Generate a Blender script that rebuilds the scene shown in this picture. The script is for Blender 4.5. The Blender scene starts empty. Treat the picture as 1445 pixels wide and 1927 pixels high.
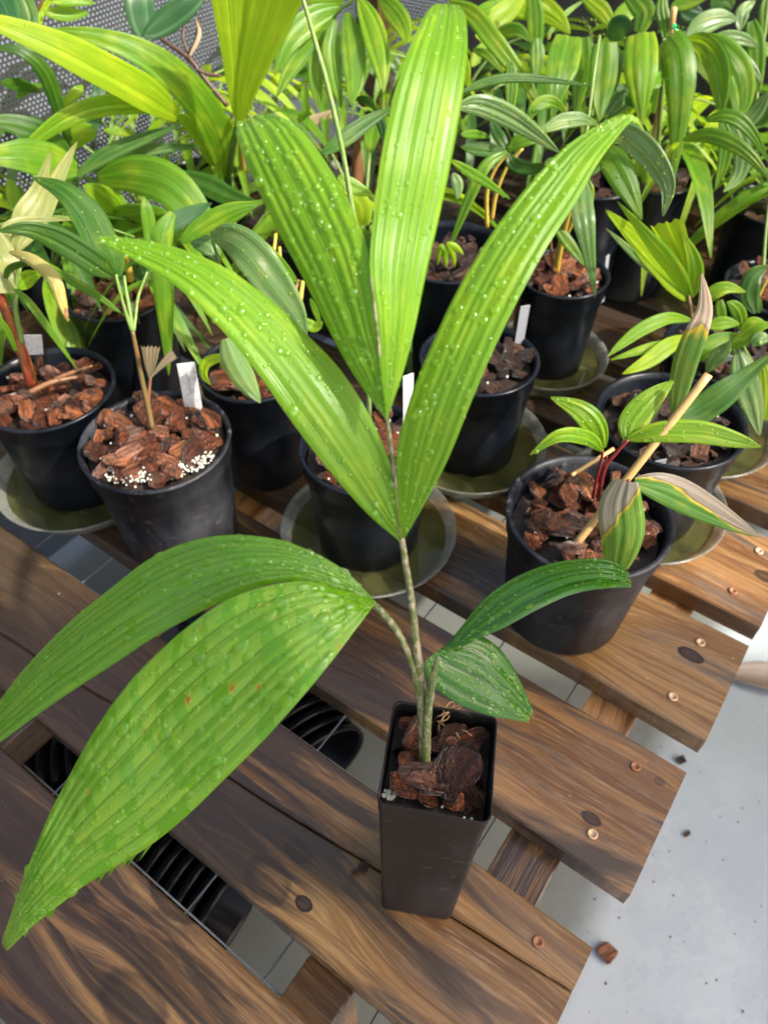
import bpy, bmesh, math, random
from mathutils import Vector, Matrix, noise as mnoise

# ---------------------------------------------------------------- camera, sky, sun, exposure
scene = bpy.context.scene
COL = scene.collection
R = math.radians
CAM_H, FPX, PITCH = 0.55, 1418.0, R(48.2)
CX, CY = 722.5, 963.5
cam_d = bpy.data.cameras.new('camera')
cam = bpy.data.objects.new('camera', cam_d); COL.objects.link(cam)
cam.location = (0, 0, CAM_H)
cam.rotation_euler = (math.pi / 2 - PITCH, 0, 0)
cam_d.sensor_fit = 'VERTICAL'; cam_d.sensor_height = 36.0
cam_d.lens = 36.0 * FPX / 1927.0
cam_d.clip_start = 0.01; cam_d.clip_end = 500
cam_d.dof.use_dof = True
cam_d.dof.focus_distance = 0.405
cam_d.dof.aperture_fstop = 10.5
scene.camera = cam

SUN_DIR = Vector((0.86, -0.42, 0.95)).normalized()      # towards the sun
world = bpy.data.worlds.new('World'); scene.world = world; world.use_nodes = True
wn = world.node_tree; wn.nodes.clear()
sky = wn.nodes.new('ShaderNodeTexSky'); sky.sky_type = 'NISHITA'; sky.sun_disc = False
sky.dust_density = 6.0; sky.ozone_density = 0.3; sky.air_density = 1.0
sky.sun_elevation = math.asin(SUN_DIR.z); sky.sun_rotation = math.atan2(SUN_DIR.x, SUN_DIR.y)
bg = wn.nodes.new('ShaderNodeBackground'); bg.inputs['Strength'].default_value = 0.12
wo = wn.nodes.new('ShaderNodeOutputWorld')
wn.links.new(sky.outputs[0], bg.inputs[0]); wn.links.new(bg.outputs[0], wo.inputs[0])
sun_d = bpy.data.lights.new('sun', 'SUN'); sun_d.energy = 2.7; sun_d.angle = R(1.0); sun_d.color = (1, 0.94, 0.84)
sun = bpy.data.objects.new('sun', sun_d); COL.objects.link(sun)
sun.rotation_euler = SUN_DIR.to_track_quat('Z', 'Y').to_euler()
scene.cycles.use_denoising = True; scene.cycles.denoising_prefilter = 'ACCURATE'; scene.cycles.denoising_input_passes = 'RGB_ALBEDO_NORMAL'
scene.view_settings.view_transform = 'Standard'; scene.view_settings.look = 'None'
scene.view_settings.exposure = 1.66; scene.view_settings.gamma = 1.0

# ---------------------------------------------------------------- geometry helpers
C = Vector((0, 0, CAM_H))
FW = Vector((0, math.cos(PITCH), -math.sin(PITCH))); UP = Vector((0, math.sin(PITCH), math.cos(PITCH))); RT = Vector((1, 0, 0))
def ray(px, py): return RT * ((px - CX) / FPX) - UP * ((py - CY) / FPX) + FW
def at_z(px, py, z): r = ray(px, py); return C + r * ((z - CAM_H) / r.z)      # point of the plane z
def at_y(px, py, y): r = ray(px, py); return C + r * (y / r.y)                # point of the plane y
def depth(P): return (P - C).dot(FW)
def proj(P):
    q = P - C; d = q.dot(FW); return (CX + FPX * q.dot(RT) / d, CY - FPX * q.dot(UP) / d)
YAW = R(144.44)
BU = Vector((math.cos(YAW), math.sin(YAW), 0)); BV = Vector((-math.sin(YAW), math.cos(YAW), 0))
def bench_xy(px, py, z=0.0): P = at_z(px, py, z); return P.dot(BU), P.dot(BV)
def bench_pt(u, v, z=0.0): return BU * u + BV * v + Vector((0, 0, z))

def link(o, parent=None):
    COL.objects.link(o)
    if parent is not None: o.parent = parent
    return o
def tag(o, label, cat=None, group=None, kind=None):
    if label: o['label'] = label
    if cat: o['category'] = cat
    if group: o['group'] = group
    if kind: o['kind'] = kind
    return o
def empty(name, loc, label, cat, group=None, rz=0.0):
    o = bpy.data.objects.new(name, None); o.empty_display_size = 0.02
    o.location = loc; o.rotation_euler = (0, 0, rz); link(o)
    return tag(o, label, cat, group)
def mesh_obj(name, verts, faces, mat, parent=None, smooth=True, off=None):
    me = bpy.data.meshes.new(name)
    if off is not None: verts = [(v[0] - off[0], v[1] - off[1], v[2] - off[2]) for v in verts]
    me.from_pydata([tuple(v) for v in verts], [], faces); me.update()
    if smooth: me.polygons.foreach_set('use_smooth', [True] * len(me.polygons))
    if mat: me.materials.append(mat)
    return link(bpy.data.objects.new(name, me), parent)
def bm_obj(name, bm, mat, parent=None, smooth=False):
    me = bpy.data.meshes.new(name); bm.to_mesh(me); bm.free()
    if smooth: me.polygons.foreach_set('use_smooth', [True] * len(me.polygons))
    if mat: me.materials.append(mat)
    return link(bpy.data.objects.new(name, me), parent)
def catmull(pts, n):
    m = len(pts); out = []
    if m == 1: return [pts[0]] * n
    for i in range(n):
        t = i / (n - 1) * (m - 1); k = min(int(t), m - 2); f = t - k
        p0 = pts[max(k - 1, 0)]; p1 = pts[k]; p2 = pts[k + 1]; p3 = pts[min(k + 2, m - 1)]
        if k == 0: p0 = p1 * 2 - p2
        if k + 2 > m - 1: p3 = p2 * 2 - p1
        out.append((p1 * 2 + (p2 - p0) * f + (p0 * 2 - p1 * 5 + p2 * 4 - p3) * (f * f) + (p1 * 3 - p0 - p2 * 3 + p3) * (f ** 3)) * 0.5)
    return out
def lerp(a, b, t): return a + (b - a) * t
def tube(name, pts, rad, mat, parent=None, off=(0, 0, 0), n=24, seg=10, bump=0.0, seed=0):
    P = catmull([Vector(p) for p in pts], n)
    verts, faces = [], []
    nr = len(rad); ref = Vector((0.3, 0.2, 1)).normalized()
    T0 = (P[1] - P[0]).normalized(); A = T0.orthogonal().normalized()
    for i, p in enumerate(P):
        T = (P[min(i + 1, n - 1)] - P[max(i - 1, 0)]).normalized()
        A = (A - T * A.dot(T)).normalized(); B = T.cross(A)
        t = i / (n - 1) * (nr - 1); k = min(int(t), nr - 2) if nr > 1 else 0
        r = rad[0] if nr == 1 else lerp(rad[k], rad[k + 1], t - k)
        for j in range(seg):
            a = 2 * math.pi * j / seg
            rr = r * (1 + bump * mnoise.noise(p * 180 + Vector((math.cos(a), math.sin(a), seed))))
            verts.append(p + A * (math.cos(a) * rr) + B * (math.sin(a) * rr))
    for i in range(n - 1):
        for j in range(seg):
            a = i * seg + j; b = i * seg + (j + 1) % seg
            faces.append((a, b, b + seg, a + seg))
    verts.append(P[0]); verts.append(P[-1]); c0 = len(verts) - 2
    for j in range(seg):
        faces.append((c0, (j + 1) % seg, j)); faces.append((c0 + 1, (n - 1) * seg + j, (n - 1) * seg + (j + 1) % seg))
    return mesh_obj(name, verts, faces, mat, parent, True, off)
def lathe(name, prof, mat, parent=None, seg=48, wob=0.0, closed=True):
    verts, faces = [], []; m = len(prof)
    for r, z in prof:
        for j in range(seg):
            a = 2 * math.pi * j / seg; rr = r * (1 + wob * math.sin(3 * a + 1) + wob * .6 * math.sin(5 * a))
            verts.append((rr * math.cos(a), rr * math.sin(a), z))
    for i in range(m - 1):
        for j in range(seg):
            a = i * seg + j; b = i * seg + (j + 1) % seg
            faces.append((a, b, b + seg, a + seg))
    if closed:
        for i in (0, m - 1):
            faces.append(tuple(range(i * seg, i * seg + seg)) if i else tuple(reversed(range(seg))))
    o = mesh_obj(name, verts, faces, mat, parent, True)
    return o
def box_bm(x0, x1, y0, y1, z0, z1, bev=0.0):
    bm = bmesh.new(); bmesh.ops.create_cube(bm, size=1)
    for v in bm.verts: v.co = Vector((lerp(x0, x1, v.co.x + .5), lerp(y0, y1, v.co.y + .5), lerp(z0, z1, v.co.z + .5)))
    if bev: bmesh.ops.bevel(bm, geom=list(bm.edges), offset=bev, segments=2, affect='EDGES', profile=.6)
    return bm

# ---------------------------------------------------------------- node helpers
class NT:
    def __init__(s, name):
        s.m = bpy.data.materials.new(name); s.m.use_nodes = True; s.t = s.m.node_tree; s.t.nodes.clear()
        s.out = s.t.nodes.new('ShaderNodeOutputMaterial')
    def n(s, typ, ins=None, **props):
        nd = s.t.nodes.new('ShaderNode' + typ)
        for k, v in props.items(): setattr(nd, k, v)
        for k, v in (ins or {}).items():
            sock = nd.inputs[k]
            if isinstance(v, bpy.types.NodeSocket): s.t.links.new(v, sock)
            else: sock.default_value = v
        return nd
    def math(s, op, a, b=0.0, c=None, clamp=False):
        d = {0: a, 1: b}
        if c is not None: d[2] = c
        return s.n('Math', d, operation=op, use_clamp=clamp).outputs[0]
    def step(s, x, lo, hi, a=0.0, b=1.0):
        return s.n('MapRange', {0: x, 1: lo, 2: hi, 3: a, 4: b}, interpolation_type='SMOOTHSTEP').outputs[0]
    def mix(s, f, a, b, blend='MIX'):
        nd = s.n('Mix', data_type='RGBA', blend_type=blend)
        for sock, v in ((nd.inputs[0], f), (nd.inputs[6], a), (nd.inputs[7], b)):
            if isinstance(v, bpy.types.NodeSocket): s.t.links.new(v, sock)
            else: sock.default_value = v if not isinstance(v, tuple) else (*v, 1)[:4]
        return nd.outputs[2]
    def noise(s, vec, scale, detail=3.0, rough=.55, dist=0.0):
        return s.n('TexNoise', {'Vector': vec, 'Scale': scale, 'Detail': detail, 'Roughness': rough, 'Distortion': dist}).outputs[0]
    def ramp(s, f, stops):
        nd = s.n('ValToRGB', {0: f}); e = nd.color_ramp.elements
        while len(e) < len(stops): e.new(.5)
        for k, (p, c) in enumerate(stops): e[k].position = p; e[k].color = (*c, 1)
        return nd.outputs[0]
    def vec(s, x, y, z=0.0): return s.n('CombineXYZ', {0: x, 1: y, 2: z}).outputs[0]
    def sep(s, v): nd = s.n('SeparateXYZ', {0: v}); return nd.outputs
    def bump(s, h, dist, strength=1.0): return s.n('Bump', {'Height': h, 'Distance': dist, 'Strength': strength}).outputs[0]
    def done(s, shader): s.t.links.new(shader, s.out.inputs[0]); return s.m
    def bsdf(s, **k):
        d = {}
        names = dict(col='Base Color', rough='Roughness', nrm='Normal', spec='Specular IOR Level', metal='Metallic', trans='Transmission Weight', ior='IOR', alpha='Alpha', coat='Coat Weight', coatr='Coat Roughness', sss='Subsurface Weight')
        for a, v in k.items(): d[names[a]] = (*v, 1) if isinstance(v, tuple) and len(v) == 3 else v
        return s.n('BsdfPrincipled', d).outputs[0]

# ---------------------------------------------------------------- materials
def leaf_mat(name, c1, c2, yellow=(.30, .33, .02), ymix=.25, tl=.42, wet=0.0, rough=.34, dead=None, spots=False, film_thr=.56, film_col=None, rib=.8, spec=.5, vw=.90):
    """two UV maps: 'P' = (pleat count, length in cm), 'N' = (across 0-1, along 0-1)"""
    m = NT(name)
    P = m.sep(m.n('UVMap', uv_map='pleat_uv').outputs[0]); Nn = m.sep(m.n('UVMap', uv_map='blade_uv').outputs[0])
    rnd = m.n('ObjectInfo').outputs['Random']
    u, v = P[0], P[1]
    seed = m.math('MULTIPLY', rnd, 37.0)
    streak = m.noise(m.vec(m.math('MULTIPLY', u, 7.0), m.math('MULTIPLY', v, .10), seed), 1.0, 3.0, .6)
    mott = m.noise(m.vec(m.math('MULTIPLY', u, .7), m.math('MULTIPLY', v, .55), seed), .8, 2.0)
    col = m.mix(m.step(streak, .35, .65), c1, c2)
    col = m.mix(m.math('MULTIPLY', m.step(mott, .45, .72), ymix), col, yellow)
    fr = m.math('FRACT', u); d0 = m.math('MULTIPLY', m.math('ABSOLUTE', m.math('SUBTRACT', fr, .5)), 2.0)
    vein = m.step(d0, vw, .985); ridge = m.step(d0, .08, .0)
    col = m.mix(m.math('MULTIPLY', vein, .66 if not wet else .78), col, tuple(x * .42 for x in c1))
    col = m.mix(m.math('MULTIPLY', ridge, .10), col, tuple(min(1, x * 1.5 + .06) for x in c2))
    sub = m.step(m.math('MULTIPLY', m.math('ABSOLUTE', m.math('SUBTRACT', m.math('FRACT', m.math('MULTIPLY', u, 4.0)), .5)), 2.0), .74, 1.0)
    col = m.mix(m.math('MULTIPLY', sub, .26), col, tuple(x * .45 for x in c1))
    rgh = m.math('ADD', rough, m.math('MULTIPLY', m.math('SUBTRACT', streak, .5), .25))
    if spots:
        vo = m.n('TexVoronoi', {'Vector': m.vec(m.math('MULTIPLY', u, .55), m.math('MULTIPLY', v, .42), 3.3), 'Scale': 1.0, 'Randomness': 1.0}).outputs['Distance']
        col = m.mix(m.math('MULTIPLY', m.step(vo, .16, .07), .8), col, (.45, .32, .02))
        col = m.mix(m.math('MULTIPLY', m.step(vo, .085, .04), .9), col, (.32, .07, .02))
    if wet:
        groove = m.step(d0, .80, .97)
        rgh = m.math('MULTIPLY', rgh, m.math('SUBTRACT', 1.0, m.math('MULTIPLY', groove, .75)))          # water held in the folds
        edge = m.noise(m.vec(m.math('MULTIPLY', u, 2.2), m.math('MULTIPLY', v, 1.0), 5.0), 1.0, 2.0)
        film = m.noise(m.vec(m.math('MULTIPLY', u, .30), m.math('MULTIPLY', v, .85), m.math('MULTIPLY', m.math('FLOOR', u), 3.7)), 1.0, 1.0, .4, .2)
        f2 = m.math('MULTIPLY', m.step(m.math('ADD', film, m.math('MULTIPLY', m.math('SUBTRACT', edge, .5), .18)), film_thr, film_thr + .012), wet)
        rgh = m.math('SUBTRACT', rgh, m.math('MULTIPLY', f2, rough - .03), clamp=True)
        col = m.mix(m.math('MULTIPLY', f2, .66), col, film_col or tuple(x * k for x, k in zip(c2, (.55, .72, .35))))
    brown = m.step(Nn[1], .985, 1.0)
    if dead:
        a, b, thr = dead[:3]
        val = m.math('ADD', m.math('ADD', m.math('MULTIPLY', Nn[0], a), m.math('MULTIPLY', Nn[1], b)), m.math('MULTIPLY', m.math('SUBTRACT', mott, .5), .35))
        dm = m.step(val, thr, thr + .015); ring = m.math('SUBTRACT', m.step(val, thr - .09, thr - .01), dm, clamp=True)
        dcol = m.mix(m.step(streak, .3, .7), dead[3], tuple(x * 1.45 for x in dead[3]))
        dcol = m.mix(m.math('MULTIPLY', m.step(val, thr + .10, thr), .7), dcol, (.09, .045, .02))
        col = m.mix(ring, col, (.5, .36, .02)); col = m.mix(dm, col, dcol)
        brown = m.math('MULTIPLY', brown, .3)
    col = m.mix(m.math('MULTIPLY', brown, .8), col, (.22, .12, .05))
    ribs = m.math('SINE', m.math('MULTIPLY', u, 2 * math.pi * 6))
    h = m.math('ADD', m.math('MULTIPLY', ribs, .35), m.math('MULTIPLY', streak, 1.2))
    nrm = m.bump(h, .00022, rib)
    sh = m.bsdf(col=col, rough=rgh, nrm=nrm, spec=spec)
    tcol = m.mix(.65, col, tuple(x * k for x, k in zip(yellow, (1.0, 1.25, .6))))
    tr = m.n('BsdfTranslucent', {'Color': tcol, 'Normal': nrm}).outputs[0]
    return m.done(m.n('MixShader', {0: tl, 1: sh, 2: tr}).outputs[0])

LM = {}
LM['main'] = leaf_mat('leaf_fresh_green', (.120, .275, .010), (.175, .370, .014), (.38, .52, .02), .36, .48, rough=.36, rib=.4, spec=.42)
LM['wetleaf'] = leaf_mat('leaf_wet_green', (.160, .360, .022), (.215, .440, .034), (.40, .54, .03), .25, .42, wet=1.0, rough=.32, spots=True, film_thr=.54, film_col=(.088, .310, .002), rib=.3, spec=.6, vw=.80)
LM['wetlobe'] = leaf_mat('leaf_damp_green', (.105, .280, .022), (.150, .350, .032), (.30, .46, .03), .25, .42, wet=1.0, rough=.32, film_thr=.64, film_col=(.090, .300, .003), rib=.3, spec=.6, vw=.80)
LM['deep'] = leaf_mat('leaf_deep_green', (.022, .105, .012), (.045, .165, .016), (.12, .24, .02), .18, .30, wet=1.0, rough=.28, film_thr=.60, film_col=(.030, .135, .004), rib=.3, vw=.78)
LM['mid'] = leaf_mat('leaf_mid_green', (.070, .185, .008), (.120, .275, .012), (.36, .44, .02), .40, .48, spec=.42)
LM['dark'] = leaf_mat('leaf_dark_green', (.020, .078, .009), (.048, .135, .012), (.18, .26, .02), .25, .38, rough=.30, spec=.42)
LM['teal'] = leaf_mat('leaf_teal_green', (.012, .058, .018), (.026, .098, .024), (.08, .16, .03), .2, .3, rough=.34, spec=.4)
LM['yellow'] = leaf_mat('leaf_yellow_green', (.23, .40, .012), (.36, .52, .018), (.56, .62, .03), .45, .60, rough=.36, spec=.35)
LM['lime'] = leaf_mat('leaf_lime', (.125, .29, .010), (.205, .38, .014), (.44, .50, .03), .5, .52, rough=.33, spec=.4)
LM['pale'] = leaf_mat('leaf_pale_sheen', (.085, .19, .045), (.16, .27, .085), (.34, .37, .10), .35, .36, rough=.24)
LM['khaki'] = leaf_mat('leaf_khaki', (.20, .24, .06), (.30, .32, .10), (.42, .38, .12), .4, .45)
LM['cream'] = leaf_mat('leaf_drying_cream', (.42, .36, .10), (.50, .45, .16), (.55, .42, .12), .4, .45, dead=(0, 1, .82, (.30, .14, .06)))
LM['tan'] = leaf_mat('leaf_dead_tan', (.34, .25, .15), (.42, .33, .21), (.45, .36, .22), .3, .3, rough=.6)
LM['deadtop'] = leaf_mat('leaf_dying_tip', (.055, .16, .015), (.13, .24, .03), (.30, .34, .06), .4, .4, dead=(0, 1, .60, (.46, .33, .24)))
LM['deadbase'] = leaf_mat('leaf_dying_base', (.07, .20, .015), (.15, .28, .03), (.34, .38, .05), .4, .4, dead=(-.9, -1.25, -.95, (.23, .195, .16)))
LM['deadedge'] = leaf_mat('leaf_dying_edge', (.04, .15, .012), (.08, .21, .02), (.28, .34, .04), .3, .4, dead=(1.1, .75, .98, (.19, .155, .125)))

def simple(name, col, rough=.5, **k):
    m = NT(name); return m.done(m.bsdf(col=col, rough=rough, **k))
def stem_mat(name, base, top, zs, spec_col=(.30, .25, .17), amt=.6, lo=0.0, hi=.3):
    m = NT(name); co = m.n('TexCoord').outputs['Object']; z = m.sep(co)[2]
    col = m.mix(m.step(z, lo, hi), base, top)
    nz = m.noise(m.n('Mapping', {'Vector': co, 'Scale': (1, 1, .35)}).outputs[0], zs, 3.0, .7)
    col = m.mix(m.math('MULTIPLY', m.step(nz, .46, .60), amt), col, spec_col)
    return m.done(m.bsdf(col=col, rough=.5, nrm=m.bump(nz, .0005)))
M_STEM = stem_mat('palm_stem_scurfy', (.095, .110, .022), (.075, .075, .022), 380, (.33, .27, .19), .85, .17, .27)
M_PET = stem_mat('petiole_green', (.085, .115, .022), (.10, .14, .026), 420, (.33, .29, .19), .7, .2, .3)
M_GSTEM = stem_mat('stem_green', (.09, .17, .02), (.12, .22, .03), 260, (.24, .22, .10), .4)
M_PSTEM = stem_mat('stem_pale', (.15, .24, .05), (.15, .24, .05), 500, (.28, .32, .16), .5)
M_YSTEM = stem_mat('stem_yellow', (.42, .30, .04), (.35, .36, .05), 200, (.45, .22, .04), .4)
M_RSTEM = stem_mat('stem_red_base', (.15, .018, .007), (.24, .22, .035), 150, (.30, .20, .04), .3, .125, .19)
M_BRSTEM = stem_mat('stem_brown_green', (.11, .075, .02), (.085, .095, .02), 200, (.17, .075, .02), .5, .12, .2)
M_REDST = simple('stem_dark_red', (.16, .012, .012), .4)
M_DRY = stem_mat('dry_brown', (.17, .075, .03), (.20, .095, .04), 120, (.08, .038, .02), .5)
M_DRYD = stem_mat('dry_dark_brown', (.06, .030, .018), (.07, .034, .020), 120, (.03, .016, .010), .5)
M_BAMBOO = stem_mat('bamboo_stake', (.45, .28, .10), (.48, .31, .12), 60, (.34, .19, .06), .5)

def black_plastic(name, base, dust, rough=.34):
    m = NT(name); co = m.n('TexCoord').outputs['Object']
    n1 = m.noise(m.n('Mapping', {'Vector': co, 'Scale': (1, 1, .35)}).outputs[0], 22, 4.0, .6)
    n2 = m.noise(co, 140, 3.0, .65)
    col = m.mix(m.math('MULTIPLY', m.step(n1, .42, .72), dust), base, (.085, .088, .098))
    col = m.mix(m.math('MULTIPLY', m.step(n2, .62, .68), dust * .9), col, (.13, .12, .11))
    rg = m.math('ADD', rough, m.math('MULTIPLY', n1, .22))
    return m.done(m.bsdf(col=col, rough=rg, nrm=m.bump(n2, .0003, .5), spec=.22))
M_POT = black_plastic('black_plastic', (.004, .006, .010), .07, .18)
M_POTD = black_plastic('dusty_black_plastic', (.007, .008, .012), .42, .28)
M_TUBE = black_plastic('tube_pot_plastic', (.012, .0108, .0105), .30, .32)
def bark_mat(name, stops, rough):
    m = NT(name); co = m.n('TexCoord').outputs['Object']; rnd = m.n('ObjectInfo').outputs['Random']
    base = m.ramp(rnd, stops)
    g = m.noise(m.n('Mapping', {'Vector': co, 'Scale': (.5, 3, 3)}).outputs[0], 2.2, 5.0, .65, .3)
    g2 = m.noise(co, 9.0, 3.0)
    col = m.mix(m.step(g, .38, .66), m.mix(.70, base, (.014, .007, .006)), base)
    col = m.mix(m.math('MULTIPLY', m.step(g2, .55, .75), .35), col, m.mix(.5, base, (.42, .22, .15)))
    rg = m.math('ADD', rough * .6, m.math('MULTIPLY', g, .28))
    return m.done(m.bsdf(col=col, rough=rg, nrm=m.bump(m.math('ADD', g, m.math('MULTIPLY', g2, .3)), .045, .8), spec=.6))
M_BARK = bark_mat('bark_chip', [(0, (.075, .026, .015)), (.25, (.18, .058, .028)), (.5, (.30, .095, .040)), (.74, (.44, .155, .060)), (.9, (.42, .22, .16)), (1, (.14, .09, .07))], .16)
M_BARKW = bark_mat('wet_bark_chip', [(0, (.035, .018, .014)), (.3, (.09, .034, .022)), (.55, (.22, .070, .032)), (.8, (.50, .165, .060)), (1, (.26, .12, .085))], .10)
M_BARKO = bark_mat('old_bark_chip', [(0, (.04, .027, .022)), (.4, (.09, .052, .038)), (.75, (.17, .085, .055)), (1, (.26, .12, .07))], .30)
def soil():
    m = NT('potting_soil'); co = m.n('TexCoord').outputs['Object']; n = m.noise(co, 160, 4.0, .7)
    return m.done(m.bsdf(col=m.mix(n, (.006, .004, .003), (.030, .016, .010)), rough=.6, nrm=m.bump(n, .002)))
M_SOIL = soil()
M_BEAD = simple('perlite_bead', (.52, .52, .44), .4)
M_TAG = NT('label_plastic')
_n = M_TAG.noise(M_TAG.n('TexCoord').outputs['Object'], 300, 2.0)
M_TAG = M_TAG.done(M_TAG.bsdf(col=M_TAG.mix(M_TAG.step(_n, .45, .7), (.52, .52, .53), (.36, .36, .38)), rough=.4))
def clear_plastic():
    m = NT('clear_saucer_plastic'); co = m.n('TexCoord').outputs['Object']
    n = m.noise(co, 35, 3.0, .6)
    fr = m.n('LayerWeight', {'Blend': .35}).outputs['Facing']
    sh = m.bsdf(col=m.mix(n, (.20, .20, .16), (.46, .47, .43)), rough=.20, spec=.6)
    tr = m.n('BsdfTransparent', {'Color': (.86, .89, .82, 1)}).outputs[0]
    f = m.math('ADD', m.math('MULTIPLY', fr, .45), m.math('ADD', .16, m.math('MULTIPLY', m.step(n, .45, .75), .2)), clamp=True)
    return m.done(m.n('MixShader', {0: f, 1: tr, 2: sh}).outputs[0])
M_SAUCER = clear_plastic()
def pond():
    m = NT('green_saucer_water'); co = m.n('TexCoord').outputs['Object']
    n = m.noise(co, 30, 4.0, .6); n2 = m.noise(co, 10, 2.0)
    sh = m.bsdf(col=m.mix(m.step(n, .35, .7), (.026, .028, .010), (.085, .086, .030)), rough=.02, spec=.5, nrm=m.bump(n2, .0006, .5))
    tr = m.n('BsdfTransparent', {'Color': (.62, .62, .40, 1)}).outputs[0]
    return m.done(m.n('MixShader', {0: m.step(n2, .3, .7, .22, .55), 1: tr, 2: sh}).outputs[0])
M_WATER = pond()
def droplet_mat():
    m = NT('water_droplet')
    fr = m.n('Fresnel', {'IOR': 1.33}).outputs[0]
    gl = m.n('BsdfGlossy', {'Color': (1, 1, 1, 1), 'Roughness': .13}).outputs[0]
    tr = m.n('BsdfTransparent', {'Color': (.97, 1.0, .78, 1)}).outputs[0]
    tl = m.n('BsdfTranslucent', {'Color': (.74, .98, .07, 1)}).outputs[0]
    body = m.n('MixShader', {0: .45, 1: tr, 2: tl}).outputs[0]
    return m.done(m.n('MixShader', {0: m.math('MINIMUM', m.math('MAXIMUM', fr, .045), .40), 1: body, 2: gl}).outputs[0])
M_DROP = droplet_mat()
M_RUST = simple('rusty_screw', (.26, .11, .05), .55, metal=.2)
M_BRASS = simple('brass_screw', (.50, .33, .20), .42, metal=.3)
M_WIRE = simple('galvanised_wire', (.22, .24, .27), .40, metal=.6)
M_PIPE = simple('black_ribbed_plastic', (.003, .003, .004), .25, spec=.15)
def concrete():
    m = NT('wet_concrete'); co = m.n('TexCoord').outputs['Object']; x, y, z = m.sep(co)[:3]
    n = m.noise(co, 3.0, 5.0, .6); n2 = m.noise(co, 60, 4.0, .7); n3 = m.noise(co, 1.1, 3.0)
    col = m.mix(m.step(n, .35, .7), (.290, .330, .355), (.385, .425, .450))
    col = m.mix(m.math('MULTIPLY', m.step(n2, .55, .75), .35), col, (.23, .25, .26))
    col = m.mix(m.math('MULTIPLY', m.step(n3, .52, .66), .35), col, (.20, .20, .165))
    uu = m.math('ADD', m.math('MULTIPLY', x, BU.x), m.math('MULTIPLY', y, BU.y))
    alg_shade = m.step(m.math('ADD', uu, m.math('MULTIPLY', m.math('SUBTRACT', n, .5), .12)), -.075, -.02)      # bench shade painted into the floor, with its olive algae tint
    col = m.mix(m.math('MULTIPLY', alg_shade, .78), col, m.mix(n, (.045, .046, .030), (.115, .115, .085)))
    rg = m.math('MULTIPLY', m.step(n, .42, .6, .10, .42), m.math('SUBTRACT', 1.0, m.math('MULTIPLY', alg_shade, .6)))
    return m.done(m.bsdf(col=col, rough=rg, nrm=m.bump(m.math('ADD', n2, m.math('MULTIPLY', n, 2)), .0012, .6)))
M_FLOOR = concrete()
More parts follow.
